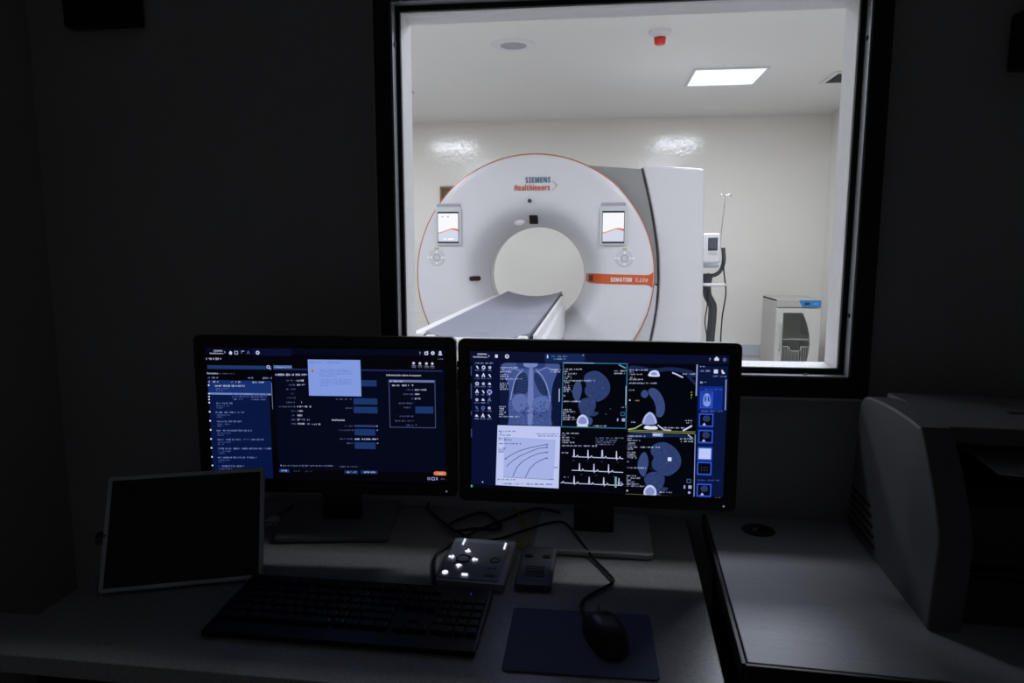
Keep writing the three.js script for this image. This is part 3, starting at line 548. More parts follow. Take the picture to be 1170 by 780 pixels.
function viewerScreen() {
  const s = painter([[537.5, 399.5], [834, 406], [827, 567], [543, 560]]); const { x, W, H, q } = s;
  const w = '#cfd4ee', g = '#9aa5d0', dim = '#5d6b9e';
  x.fillStyle = '#02040f'; x.fillRect(0, 0, W, H);
  s.path([[537, 400], [834, 406.5], [833.6, 416], [537.5, 412.5]], '#080d2a', true); s.path([[541, 412.5], [573, 413], [573, 557], [543.5, 556]], '#050c2e', true);
  s.path([[626, 403], [672.6, 404], [672.6, 414.6], [626, 413.6]], '#122551', true);
  s.word('SIEMENS', 558, 403.6, 2.7, w, 'right'); s.word('Healthineers', 558.4, 406.8, 2.7, w, 'right'); s.path([[559.6, 404.4], [561, 405.6], [559.6, 407]], g, false, 3);
  s.rect(567.6, 404, 571, 407.8, w); s.ring(581.8, 406.2, 1.8, w, 6); s.path([[629.2, 404.6], [629.2, 408.6]], w, false, 6); s.print(634, 652, 406.6, 2.2, '#8fb0e6'); s.print(636, 650, 409.4, 1.8, '#8fb0e6'); s.dot(670.2, 405.2, 0.6, w);
  s.word('?', 812.6, 410.8, 4.6, g, 'center'); s.rect(817.6, 409, 822.6, 412, w); s.dot(820, 408.8, 1.4, w); s.ring(828.8, 411, 1.4, dim, 5);
  // tool palette
  s.print(544.4, 565.6, 413.8, 2.2, g);
  for (let r = 0; r < 7; r++) for (let c = 0; c < 3; c++) {
    const px = 547.0 + c * 7.4 + r * 0.1, py = 418.6 + r * 9.35 + c * 0.12, off = (r === 4 && c === 2) || (r === 5 && c < 2), col = off ? dim : w;
    const k = (r * 3 + c) % 5, sel = r === 3 && c === 2;
    if (sel) { s.dot(px, py, 3, '#9fb0ea'); s.path([[px - 1.6, py - 1.6], [px + 1.6, py + 1.6]], '#15224e', false, 5); s.path([[px + 1.6, py - 1.6], [px - 1.6, py + 1.6]], '#15224e', false, 5); }
    else if (k === 0) s.path([[px - 1.8, py - 1.6], [px, py - 1.9], [px + 1.9, py + 1.6], [px + 0.4, py + 1.8]], col, true); else if (k === 1) s.ring(px, py, 1.6, col, 5); else if (k === 2) { s.dot(px, py, 1.7, col); s.dot(px, py, 0.6, '#0a1236'); } else if (k === 3) s.path([[px - 2, py + 1], [px - 1, py - 1.6], [px + 0.8, py - 1.2], [px + 2, py + 1.2]], col, true); else s.path([[px - 1.6, py + 1.6], [px, py - 1.8], [px + 1.6, py + 1.6]], col, false, 6);
    s.print(px - 2.6, px + 2.6, py + 3.4, 1.7, off ? dim : g);
  }
  for (const [a, b] of [[417, 428], [437, 455], [469, 474], [490, 500]]) s.path([[539.2 + (a - 400) * 0.03, a], [539.2 + (b - 400) * 0.03, b]], '#39456f', false, 5);
  s.rect(542, 556.6, 545, 559.4, '#4fae8f'); s.dot(556.6, 553, 0.8, w);
  // chest radiograph
  { const [a, b] = q(573, 413.2), [d, e] = q(645.4, 486); x.save(); x.beginPath(); x.rect(a, b, d - a, e - b); x.clip();
    s.rect(572, 412, 646, 487, '#0b1436');
    s.blob([[573, 413], [604, 413], [604, 419], [615, 419], [615, 413], [646, 413], [641, 425], [636, 436], [634, 450], [635, 465], [634, 478], [637, 492], [583, 492], [586, 478], [584, 462], [586, 448], [583, 436], [578, 424]], '#40528d');
    s.blob([[592, 412], [602, 411], [617, 411], [628, 412], [626, 419], [617, 420], [602, 420], [594, 419]], '#2b3a70'); s.blob([[601, 411], [618, 411], [618, 419], [601, 419]], '#7584bd');
    for (let k = 0; k < 260; k++) { const px = 586 + rnd() * 50, py = 450 + rnd() * 38; s.dot(px, py, 0.5 + rnd() * 0.9, rnd() < 0.5 ? 'rgba(86,106,165,0.5)' : 'rgba(58,76,132,0.5)'); }
    s.blob([[603, 423], [596, 427], [591, 437], [589.4, 449], [592, 449.6], [598, 448], [605, 450], [607.6, 444], [606.6, 430]], '#1a2a54');
    s.blob([[614, 423], [621, 428], [627, 438], [631, 450], [626, 452], [621, 448], [617, 441], [613.6, 433]], '#1a2a54');
    s.blob([[608, 416], [612.6, 416], [613.4, 440], [614, 470], [612, 490], [608, 490], [606.6, 470], [607, 440]], '#6a7ab4');
    s.blob([[590, 452], [599, 448.6], [607, 452], [607, 465], [596, 472], [588, 462]], '#5a6ca6');
    s.blob([[612, 455], [622, 451], [632, 454], [633, 466], [622, 472], [613, 466]], '#566aa6');
    s.path([[601, 421], [595, 427], [591, 435], [588.6, 446], [587, 456]], '#8d9bcd', false, 4); s.path([[616, 421], [623, 428], [628, 437], [632, 450], [633, 458]], '#8d9bcd', false, 4);
    s.path([[577, 424], [590, 420], [600, 424]], '#7a89bf', false, 4); s.path([[617, 424], [628, 419], [641, 423]], '#7a89bf', false, 4);
    for (let k = 0; k < 9; k++) { s.path([[606, 424 + k * 3], [598 - k * 0.8, 426 + k * 3.2]], 'rgba(120,138,190,0.25)', false, 4); s.path([[614, 424 + k * 3], [622 + k * 0.9, 427 + k * 3.2]], 'rgba(120,138,190,0.25)', false, 4); }
    for (let k = 0; k < 60; k++) s.dot(597 + rnd() * 33, 458 + rnd() * 18, 0.6 + rnd(), 'rgba(28,42,88,0.28)');
    x.restore(); }
  const notes = (x0, y0, rows) => rows.forEach(([dy, l]) => s.print(x0, x0 + l, y0 + dy, 2.1, '#c4cbea'));
  const side = [[0, 20], [2.4, 4], [4.8, 14], [8, 8], [10.2, 9], [13, 26], [18, 9], [20.2, 7], [22.4, 7], [24.6, 9]];
  notes(574.4, 419, side); notes(574, 464, [[0, 8], [2.2, 6], [4.4, 6], [6.6, 7], [9, 5], [11.4, 24]]); s.print(631.6, 644, 421.4, 2, w); s.print(633, 644, 424, 2, w); s.path([[643.4, 443], [643.4, 458]], w, false, 4);
  // dose curve sheet
  s.path([[572.4, 485.4], [645.4, 486.6], [644.4, 559.2], [571.8, 556.4]], '#bcc5ef', true); s.path([[580.5, 499], [640.2, 502], [638.2, 549.6], [580.6, 547]], '#a4b0e4', true);
  notes; for (const [dy, l] of [[0, 20], [2.4, 3], [4.6, 15], [8, 9], [10, 15], [14.4, 26], [20, 9], [22, 7], [24.2, 6]]) s.print(574.2, 574.2 + l, 492.6 + dy, 2, '#3c4676');
  s.print(617, 644, 495.4, 1.8, '#5a6494'); s.print(620, 644, 497.8, 1.8, '#4a5484'); s.print(574, 595, 549.6, 2, '#39426e'); s.print(580, 637, 554.6, 2, '#2c345c'); s.print(634, 643, 548.6, 1.8, '#4a5484'); s.print(639, 643, 534.4, 1.8, '#4a5484');
  for (const c of [[[582.6, 525], [588, 521], [598, 515.6], [610, 511.8], [622, 509], [629, 507.8]], [[584, 534], [590, 528], [599, 521.6], [609, 517], [620, 512.4], [629, 511]], [[591.5, 546], [596, 535], [602, 528], [611, 522.4], [621, 518], [629, 516.8]], [[606, 546.8], [611, 536], [617, 530], [623, 526.4], [629, 523.6]]]) { s.path(c, '#3b4474', false, 3); s.rect(c[c.length - 1][0], c[c.length - 1][1] - 0.8, c[c.length - 1][0] + 2.4, c[c.length - 1][1] + 0.8, '#56608f'); }
  s.path([[580.6, 546.6], [638, 549]], '#69739f', false, 2); s.dot(582.6, 525, 0.9, '#3b4474');
  // axial slices
  const slate = '#2c3d6c', slate2 = '#364878';
  s.path([[647.4, 413.8], [720.4, 415], [719.6, 488.2], [646.6, 486.8]], '#01030b', true); s.path([[647.4, 413.8], [720.4, 415], [719.6, 488.2], [646.6, 486.8], [647.4, 413.8]], '#2f6d8c', false, 5);
  s.path([[647.4, 413.6], [683, 414.2]], '#8aa0d0', false, 4); s.path([[711, 416], [719, 420]], '#5f90a4', false, 7);
  const grain = (cx, cy, rx, ry, n) => { for (let k = 0; k < n; k++) { const a = rnd() * 6.3, r = Math.sqrt(rnd()); s.dot(cx + rx * r * Math.cos(a), cy + ry * r * Math.sin(a), 0.35 + rnd() * 0.5, rnd() < 0.5 ? 'rgba(78,98,150,0.28)' : 'rgba(20,32,70,0.28)'); } };
  const heart = (dx, dy, k) => { const f = (a) => a.map(([u, v]) => [dx + u * k, dy + v * k]);
    s.blob(f([[-14, 6], [-11, 0], [-8, -1], [-6, 3], [-5, 10], [-7, 17], [-9, 22], [-12, 20], [-15, 13]]), slate2);
    s.blob(f([[-3, -6], [2, -9], [9, -10], [16, -6], [21, 0], [23, 7], [21, 14], [15, 19], [10, 21], [4, 18], [-2, 14], [-3, 8], [0, 4], [-4, 0]]), slate);
    s.blob(f([[-10, 22], [-3, 16], [8, 18], [9, 26], [5, 33], [0, 37], [-5, 36], [-7, 30]]), slate); s.blob(f([[5, 30], [13, 31], [8, 35], [3, 35]]), '#27365f'); s.blob(f([[-1, 36], [3, 35], [6, 38], [5, 43], [1, 44], [-2, 41]]), slate2);
    grain(dx + 7 * k, dy + 8 * k, 13 * k, 15 * k, 170); grain(dx, dy + 26 * k, 7 * k, 8 * k, 60); };
  heart(675.5, 434, 1.16);
  const bone = (cx, cy, r) => { s.blob([[cx - r, cy + r * 1.0], [cx - r * 1.05, cy - r * 0.2], [cx - r * 0.4, cy - r * 1.05], [cx + r * 0.4, cy - r * 1.05], [cx + r * 1.05, cy - r * 0.2], [cx + r, cy + r * 1.0]], '#c2caee'); s.blob([[cx - r * 0.75, cy + r * 0.6], [cx - r * 0.78, cy - r * 0.2], [cx, cy - r * 0.85], [cx + r * 0.78, cy - r * 0.2], [cx + r * 0.7, cy + r * 0.6]], '#7f8cc4'); };
  bone(670.6, 479.6, 6.6); s.rect(664, 485.2, 677, 486.6, '#dfe4f8');
  notes(648.6, 421, [[0, 20], [2.6, 4], [5, 14], [8, 8], [10.2, 8], [13, 35], [15, 6], [18.6, 9], [20.8, 7], [23, 8], [25.2, 9], [30, 1.5], [36.6, 19]]); notes(648, 467, [[0, 9], [2.4, 14], [4.6, 4], [6.8, 7], [9, 14], [11.4, 15]]); s.print(706, 719, 423, 2, w); s.print(706, 719, 425.8, 2, w); s.print(679, 698, 485.6, 2, w);
  s.path([[719.4, 440], [719.2, 462]], w, false, 3); s.print(714, 719, 464, 2, g); s.frame(714, 469.6, 717.6, 473.6, '#3f5e78', 4); s.rect(715, 476.6, 718.6, 480.4, g); s.rect(709.6, 476.6, 711, 480, g); s.dot(697, 472, 0.6, '#7c6d5a'); s.dot(702, 466, 0.6, '#7c6d5a');
  // arch slice
  s.path([[722, 415.6], [798, 417.2], [796.6, 491.4], [721.4, 489.6]], '#01030b', true);
  s.blob([[722, 416], [740, 418.6], [752, 421], [766, 418.4], [782, 420], [798, 424], [797, 432], [788, 427], [777, 424], [764, 423], [752, 426], [738, 422], [722, 424]], '#17254c'); s.path([[771, 425], [776, 427], [783, 430.6]], '#b9c3ea', false, 7); s.path([[788, 428], [797, 438]], '#17254c', false, 14);
  s.blob([[744, 427], [747.4, 422.6], [755, 422], [757.4, 428], [757, 429.8], [744, 429.4]], '#cdd5f3'); s.blob([[746, 427], [750, 423.6], [755.6, 426.6], [752, 428.4]], '#8391c6');
  s.blob([[736, 447], [740, 443.6], [744, 446], [744.6, 451], [741, 454], [736.4, 452]], slate2);
  s.blob([[744, 444], [749, 441.4], [755, 444], [760.6, 452], [763.6, 462], [762.4, 472], [757, 476.4], [752.6, 473], [753.6, 464], [750, 455], [745, 449.6]], slate2); grain(756, 458, 6, 14, 70);
  s.blob([[737, 482], [740, 474], [744, 469.6], [748, 469], [752, 473], [755, 481], [752, 484], [740, 484]], '#8794ca'); s.path([[739, 482], [741.4, 474.6], [746, 470], [750.6, 474.4], [753.6, 482]], '#c9d1f2', false, 4);
  s.blob([[738, 489], [742, 484], [748, 486], [753, 484.6], [757, 489.6]], '#dbe1f8'); s.path([[722, 489.4], [730, 488], [738, 483]], '#a9b08a', false, 6); s.path([[755, 484], [762, 489.6], [770, 490]], '#b7bfe0', false, 6); s.path([[783, 490.4], [793, 484.6]], '#c9d1f2', false, 8); s.path([[722, 490], [797, 491.6]], '#8f9a55', false, 3);
  notes(723, 422, [[0, 20], [2.4, 5], [4.8, 14], [8.4, 8], [10.6, 15], [14.8, 32], [22.6, 5]]); s.dot(723.8, 456, 0.9, w); s.print(730, 734, 456.4, 2, '#c9a27a'); s.print(782, 796, 426.6, 2, w); s.print(723, 730, 481, 2, w); s.print(785, 794, 478.8, 2, w); s.print(787, 794, 481.4, 2, w); s.print(759, 784, 487.2, 2, w);
  s.dot(792.4, 447, 0.8, '#7fa03a'); s.dot(792.4, 450, 0.8, '#a0a23a'); s.dot(792.2, 453, 0.7, '#7fa03a'); s.path([[798.6, 416], [797.6, 451]], '#8b97c6', false, 7);
  // ecg
  s.path([[646.8, 490], [719.8, 491.2], [719.2, 562.6], [645.8, 560]], '#01020a', true);
  notes(647.4, 494.4, [[0, 20], [2.4, 3], [4.8, 14], [8, 8], [10.6, 14], [14.4, 40], [22.6, 8]]); for (const [dy, l] of [[0, 32], [2.6, 24], [5, 22], [7.4, 20]]) s.print(685.6, 685.6 + l, 499.4 + dy, 1.9, '#8089b2');
  const ecg = (x0, x1, y, beats, ph) => { const pts = []; for (let k = 0; k <= 120; k++) { const px = x0 + (x1 - x0) * k / 120, b = ((k / 120) * beats + ph) % 1; let h = 0; if (b > 0.10 && b < 0.13) h = 8.6; else if (b >= 0.13 && b < 0.15) h = -1; else if (b > 0.3 && b < 0.42) h = 1.8 * Math.sin((b - 0.3) / 0.12 * Math.PI); pts.push([px, y - h + (px - x0) * 0.03]); } s.path(pts, '#c6ccec', false, 4); };
  ecg(659.4, 717, 521.4, 3.6, 0); ecg(659, 717, 537.4, 3.5, 0.6); ecg(646.6, 717, 552.4, 4.2, 0.2);
  for (const [a, b] of [[660, 526], [675, 526.4], [692, 527], [710, 527.6], [669, 542.4], [686, 543], [705, 543.6]]) s.print(a, a + 2.4, b, 1.4, '#59628c'); s.rect(707.6, 544.4, 709.8, 557, '#78a8b0'); s.print(711, 717, 551.6, 4, '#8393c0'); s.print(650, 656, 545.6, 1.8, g);
  // fourth slice
  s.path([[721.4, 492.2], [796.6, 494], [795, 567], [719.6, 564.6]], '#01030b', true); s.blob([[722, 492], [744, 493], [768, 494], [796, 496], [796, 502], [788, 498], [770, 497.4], [752, 499], [738, 498.4], [722, 500]], '#15234a'); s.path([[722, 491.6], [796, 493.6]], '#a3a95e', false, 3); s.path([[720, 564.4], [795, 566.6]], '#8f9a55', false, 3); s.path([[796.6, 494], [795.2, 566]], '#8b97c6', false, 4);
  s.rect(749.4, 493, 761, 497.4, '#8795cc'); s.print(750, 760, 495.2, 2.6, '#e6eaf9');
  heart(752, 516, 1.3); s.path([[788.4, 494.6], [793, 498.6]], '#b9c3ea', false, 5);
  s.rect(766.4, 521, 770.4, 525.4, '#d7ddf6'); bone(747, 560.6, 7); s.dot(721.6, 560.4, 1.2, '#b9b3a8');
  notes(721.6, 497, [[0, 20], [2.6, 4], [5, 14], [8, 8], [10, 8], [12.6, 36], [15, 6], [18.6, 9], [20.8, 8], [23, 9], [25, 10], [29.4, 1.5], [36.6, 20]]); notes(721, 543, [[0, 10], [2.6, 15], [5, 4], [7.2, 9], [9.6, 14], [12, 20]]); s.print(780, 794, 499.6, 2, w); s.print(780, 794, 502.6, 2, w); s.print(757, 772, 561.6, 2, w); s.rect(784, 553, 785.6, 557, g); s.rect(789, 553, 792.6, 557, g); s.frame(787.6, 546, 791.4, 550, '#3f5e78', 4); s.dot(790, 561.4, 1.6, g);
  // thumbnail strip
  s.path([[799.4, 417.4], [832.6, 418.4], [826.4, 565.8], [796.4, 565]], '#071338', true);
  s.print(802, 808, 418.4, 2.4, w); s.print(802, 813, 423.2, 3.2, g); s.rect(817, 421.6, 821.4, 426, w); s.path([[825, 422], [826.4, 422], [829.4, 426.4], [826, 426.4]], w, true); s.print(816.4, 822, 429, 2, g); s.print(824.6, 830.4, 429.4, 2, g); s.print(801, 808, 436, 2.4, w);
  s.rect(800.8, 440, 826, 467.4, '#0e2a86'); s.print(803, 826, 443.8, 2.2, '#4a68d0'); s.frame(803, 446.4, 815, 464.4, '#3b5ee0', 3); s.rect(804, 448, 814.6, 463.4, '#2848a8'); s.blob([[806, 448], [812.6, 448], [814, 463], [804.6, 463]], '#7f95e2'); s.blob([[807, 451], [808.6, 450], [808.8, 457], [806.6, 458]], '#26449e'); s.blob([[810.4, 450], [812, 452], [812.6, 458], [810.2, 457]], '#26449e');
  s.path([[830.4, 432.6], [829.4, 467]], '#7f8fc8', false, 6); s.print(803, 826, 468.2, 2.2, '#6f84d6');
  for (const [a, b, kind] of [[801.4, 471.4, 0], [800.8, 490, 0], [800, 509.6, 1], [799.4, 526.4, 2], [799, 551.6, 0]]) {
    s.rect(a - 0.8, b - 1.6, a + 14.8, b + 15.4, '#12308a'); s.frame(a, b, a + 14, b + 13.6, '#3b5ee0', 4); s.rect(a + 0.6, b + 0.6, a + 13.4, b + 13, kind === 1 ? '#bcc8f2' : '#030612');
    if (!kind) { s.blob([[a + 3, b + 4], [a + 6, b + 1], [a + 11, b + 2], [a + 12, b + 7], [a + 8, b + 9], [a + 4, b + 8]], '#27365f'); s.path([[a + 3, b + 12.6], [a + 5, b + 9.6], [a + 7, b + 12.6]], '#b9c5ef', true); }
    if (kind === 2) for (let k = 0; k < 6; k++) s.dot(a + 4 + (k % 3) * 3, b + 6 + Math.floor(k / 3) * 3, 0.5, '#7c5a3a');
  }
  s.print(799, 822, 546.8, 2.2, '#4a63c8'); s.print(817, 824, 567.2, 2, w);
  return s.tex();
}
function screenMat(tex) { return new THREE.MeshStandardMaterial({ color: 0x050506, roughness: 0.42, emissive: 0xffffff, emissiveMap: tex, emissiveIntensity: 1.0 }); }

// ---------------------------------------------------------------- control room: monitors
function monitor(label, x, z, turn, screenTex, baseMat, baseTurn, bx, bz, lightColor, lightPower) {
  const g = thing('monitor', label, 'monitor', [x, 0, z], turn, 'monitors on the long desk');
  const y0 = 0.842, y1 = 1.161, W = 0.524, yc = (y0 + y1) / 2;
  const b = roundRect(W, y1 - y0, 0.012), hole = new THREE.Path(); const sx0 = -0.2395, sx1 = 0.2395, sy0 = 0.868 - yc, sy1 = 1.138 - yc;
  hole.moveTo(sx0, sy0); hole.lineTo(sx0, sy1); hole.lineTo(sx1, sy1); hole.lineTo(sx1, sy0); hole.closePath(); b.holes.push(hole);
  mesh('bezel', extrude(b, 0.016, 0.002, 2, 8), mats.plasticBlack, g, [0, yc, -0.014]);
  mesh('screen', new THREE.PlaneGeometry(sx1 - sx0, sy1 - sy0), screenMat(screenTex), g, [0, yc + (sy0 + sy1) / 2, -0.001]).userData.label = 'lit display';
  mesh('back_shell', rbox(W - 0.03, y1 - y0 - 0.07, 0.03, 0.012, 3), mats.plasticBlack, g, [0, yc + 0.02, -0.03]);
  mesh('power_light', cyl(0.0016, 0.001, 10).rotateX(Math.PI / 2), glow(0xc9d2e6, 0.35), g, [W / 2 - 0.022, y0 + 0.011, 0.0025]);
  const neckTurn = baseTurn - turn, cx = (bx - x), cz = (bz - z), c = Math.cos(-turn), s = Math.sin(-turn), lx = c * cx + s * cz, lz = -s * cx + c * cz;
  const pl = mesh('base_plate', extrude(roundRect(0.242, 0.215, 0.014), 0.011, 0.003, 3).rotateX(-Math.PI / 2), baseMat, g, [lx, DL, lz], [0, neckTurn, 0]); pl.userData.label = 'flat rectangular metal foot';
  mesh('neck', rbox(0.085, 0.3, 0.022, 0.006), mats.plasticBlack, g, [lx * 0.9, DL + 0.155, lz - 0.005], [0, neckTurn, 0]);
  mesh('hinge', rbox(0.1, 0.09, Math.abs(lz) - 0.02, 0.01), mats.plasticBlack, g, [lx * 0.6, yc, (lz - 0.03) / 2 - 0.005]);
  const l = new THREE.RectAreaLight(lightColor, lightPower, sx1 - sx0, sy1 - sy0); l.position.set(0, yc, 0.004); l.rotation.y = Math.PI; l.name = 'screen_light'; g.add(l);
  return g;
}
monitor('black monitor showing a dark blue patient worklist with a pale dialog box', -0.525, -1.285, R(3), worklistScreen(), mats.darkPlate, R(9), -0.556, -1.43, 0x5f74c8, 0.004);
monitor('black monitor showing scan images, heart traces and a dose curve', 0.006, -1.28, 0, viewerScreen(), mats.silver, R(-1), 0.006, -1.427, 0x7f8fd8, 0.008);

// ---------------------------------------------------------------- control room: things on the desks
{ // tablet
  const g = thing('tablet', 'switched-off white framed tablet screen leaning on its stand', 'tablet', [-0.7315, DL, -1.101], R(19));
  const t = R(-27), W = 0.276, Hh = 0.205;
  const put = (name, geo, mat, p) => { const m = mesh(name, geo, mat, g); const e = new THREE.Euler(t, 0, 0); m.rotation.copy(e); m.position.set(...p).applyEuler(e); m.position.y += 0.006; return m; };
  const fr = roundRect(W, Hh, 0.006), h = new THREE.Path(), i = 0.0075; h.moveTo(-W / 2 + i, -Hh / 2 + i); h.lineTo(-W / 2 + i, Hh / 2 - i); h.lineTo(W / 2 - i, Hh / 2 - i); h.lineTo(W / 2 - i, -Hh / 2 + i); h.closePath(); fr.holes.push(h);
  put('frame', extrude(fr, 0.009, 0.0015), mats.tabletWhite, [0, Hh / 2, -0.007]);
  put('screen', box(-W / 2 + i, W / 2 - i, -Hh / 2 + i, Hh / 2 - i, -0.003, 0), mats.tabletScreen, [0, Hh / 2, 0]);
  put('back', rbox(W - 0.004, Hh - 0.004, 0.006, 0.002), mats.tabletWhite, [0, Hh / 2, -0.0095]);
  mesh('stand', extrude(poly([[0, 0], [-0.13, 0], [-0.075, 0.13], [-0.07, 0.13]]), 0.12, 0.002).rotateY(-Math.PI / 2).scale(1, 1, 1), mats.plasticBlack, g, [0.06, 0.001, -0.012]);
  mesh('side_clip', rbox(0.02, 0.02, 0.02, 0.004), mats.plasticBlack, g, [-0.142, 0.088, -0.052]);
}
let keyboard;
{ // keyboard
  const g = keyboard = thing('keyboard', 'black full-size keyboard below the worklist monitor', 'keyboard', [-0.39, DL, -1.042], R(-0.8));
  const W = 0.442, D = 0.17;
  mesh('case', extrude(poly([[-D / 2, 0.002], [D / 2, 0.002], [D / 2, 0.022], [-D / 2, 0.01]]), W, 0.002).translate(0, 0, -W / 2).rotateY(Math.PI / 2), mats.plasticBlack, g);
  const tilt = Math.atan(0.012 / D), yAt = (z) => 0.016 - (z) * 0.012 / D;
  const kg = {}; const key = (w) => (kg[w] ??= rbox(w, 0.007, 0.0155, 0.002, 1));
  const row = (x, z, list) => { for (const w of list) { const ww = Math.abs(w) * 0.019; if (w > 0) mesh('key', key(+(ww - 0.003).toFixed(4)), mats.keyBlack, g, [x + ww / 2, yAt(z) + 0.0035, z], [tilt, 0, 0]); x += ww; } };
  const X0 = -0.212, nav = X0 + 15.4 * 0.019, pad = X0 + 18.6 * 0.019;
  row(X0, -0.062, [1, -0.9, 1, 1, 1, 1, -0.5, 1, 1, 1, 1, -0.5, 1, 1, 1, 1]); row(nav, -0.062, [1, 1, 1]);
  row(X0, -0.038, [1, 1, 1, 1, 1, 1, 1, 1, 1, 1, 1, 1, 1, 2]); row(nav, -0.038, [1, 1, 1]); row(pad, -0.038, [1, 1, 1, 1]);
  row(X0, -0.018, [1.5, 1, 1, 1, 1, 1, 1, 1, 1, 1, 1, 1, 1, 1.5]); row(nav, -0.018, [1, 1, 1]); row(pad, -0.018, [1, 1, 1, 1]);
  row(X0, 0.002, [1.75, 1, 1, 1, 1, 1, 1, 1, 1, 1, 1, 1, 2.25]); row(pad, 0.002, [1, 1, 1, 1]);
  row(X0, 0.022, [2.25, 1, 1, 1, 1, 1, 1, 1, 1, 1, 1, 2.75]); row(nav + 0.019, 0.022, [1]); row(pad, 0.022, [1, 1, 1, 1]);
  row(X0, 0.042, [1.25, 1.25, 1.25, 6.25, 1.25, 1.25, 1.25, 1.25]); row(nav, 0.042, [1, 1, 1]); row(pad, 0.042, [2, 1, 1]);
  mesh('lock_light', rbox(0.0022, 0.0008, 0.0022, 0.0003), glow(0x5a4cff, 0.5), g, [0.186, 0.0215, -0.066]);
}
{ // mouse pad and mouse
  const pad = mesh('mouse_pad', extrude(roundRect(0.228, 0.178, 0.008), 0.003, 0.0008).rotateX(-Math.PI / 2), mats.mousepad, scene, [-0.013, DL, -1.016], [0, R(0.5), 0]);
  tag(pad, 'thin dark blue mouse pad on the long desk', 'mouse pad');
  const g = thing('mouse', 'black corded computer mouse lying on the blue pad', 'mouse', [0.026, DL + 0.003, -1.022], R(16));
  const b = new THREE.SphereGeometry(1, 40, 24); const p = b.attributes.position;
  for (let i = 0; i < p.count; i++) { let xx = p.getX(i), y = p.getY(i), z = p.getZ(i); const pw = (v, e) => Math.sign(v) * Math.pow(Math.abs(v), e); y = Math.max(y, -0.15); const w = 0.031 * (1 - 0.08 * z) ; p.setXYZ(i, pw(xx, 0.72) * w, (y + 0.15) * 0.034 * (1 - 0.18 * z * z - 0.12 * (z < 0 ? -z : 0)), pw(z, 0.86) * 0.058); }
  b.computeVertexNormals();
  mesh('shell', b, mats.plasticBlack, g);
  mesh('wheel', cyl(0.009, 0.006, 20).rotateZ(Math.PI / 2), mats.darkPlate, g, [0, 0.03, -0.028]);
  mesh('button_split', rbox(0.001, 0.004, 0.04, 0.0004), mats.gasket, g, [0, 0.0335, -0.022]);
  const c = mesh('cord', tube([onY(672, 711, DL + 0.012), onY(664, 690, DL + 0.005), onY(672, 681, DL + 0.005), onY(690, 671, DL + 0.005), onY(701, 664, DL + 0.005), onY(694, 654, DL + 0.005), onY(680, 640, DL + 0.005), onY(660, 614, DL + 0.015), onY(650, 601, DL + 0.015), onY(642, 596, DL + 0.015), onY(628, 597, DL + 0.0145), onY(604, 604, DL + 0.013), onY(592, 608, DL + 0.005), onY(570, 615, DL + 0.005), onY(545, 617, DL + 0.005), onY(530, 611, DL + 0.006), onY(513, 601, DL + 0.009), onY(497, 588, DL + 0.006), onY(489, 577, DL + 0.005), onY(500, 566, DL + 0.005)], 0.0028, 220, 8), mats.cable, scene);
  scene.updateMatrixWorld(true); g.attach(c); c.name = 'cord';
  const c2 = mesh('cord', tube([onY(499, 682, DL + 0.01), onY(496, 660, DL + 0.005), onY(498, 635, DL + 0.005), onY(503, 629, DL + 0.005), onY(524, 617, DL + 0.008), onY(545, 606, DL + 0.014), onY(565, 598, DL + 0.009), onY(580, 592, DL + 0.005), onY(600, 584, DL + 0.005), onY(615, 581, DL + 0.0145), onY(640, 585, DL + 0.018)], 0.0032, 160, 8), mats.cable, scene);
  keyboard.attach(c2); c2.name = 'cord';
  const c3 = mesh('video_cable', tube([onY(572, 599, DL + 0.006), onY(556, 587, DL + 0.006), onY(548, 585.5, DL + 0.006), onY(530, 591, DL + 0.006), onY(514, 600, DL + 0.016), onY(520, 606, DL + 0.012), onY(540, 604, DL + 0.02), onY(566, 604, DL + 0.006), onY(572, 602, DL + 0.006), onY(571, 597, DL + 0.012)], 0.0034, 120, 8), mats.cable, scene);
  tag(c3, 'black looped video cable behind the control box', 'cable');
  const y = mesh('network_cable', tube([onY(590, 614, DL + 0.005), onY(596, 619, DL + 0.006), onY(592, 624, DL + 0.006), onY(599, 625, DL + 0.006), onY(604, 615, DL + 0.006), onY(600, 600, DL + 0.004), onY(592, 586, DL + 0.004), onY(585, 576, DL + 0.004)], 0.0026, 60, 8), mats.yellow, scene);
  tag(y, 'yellow network cable bend beside the control box', 'cable');
}
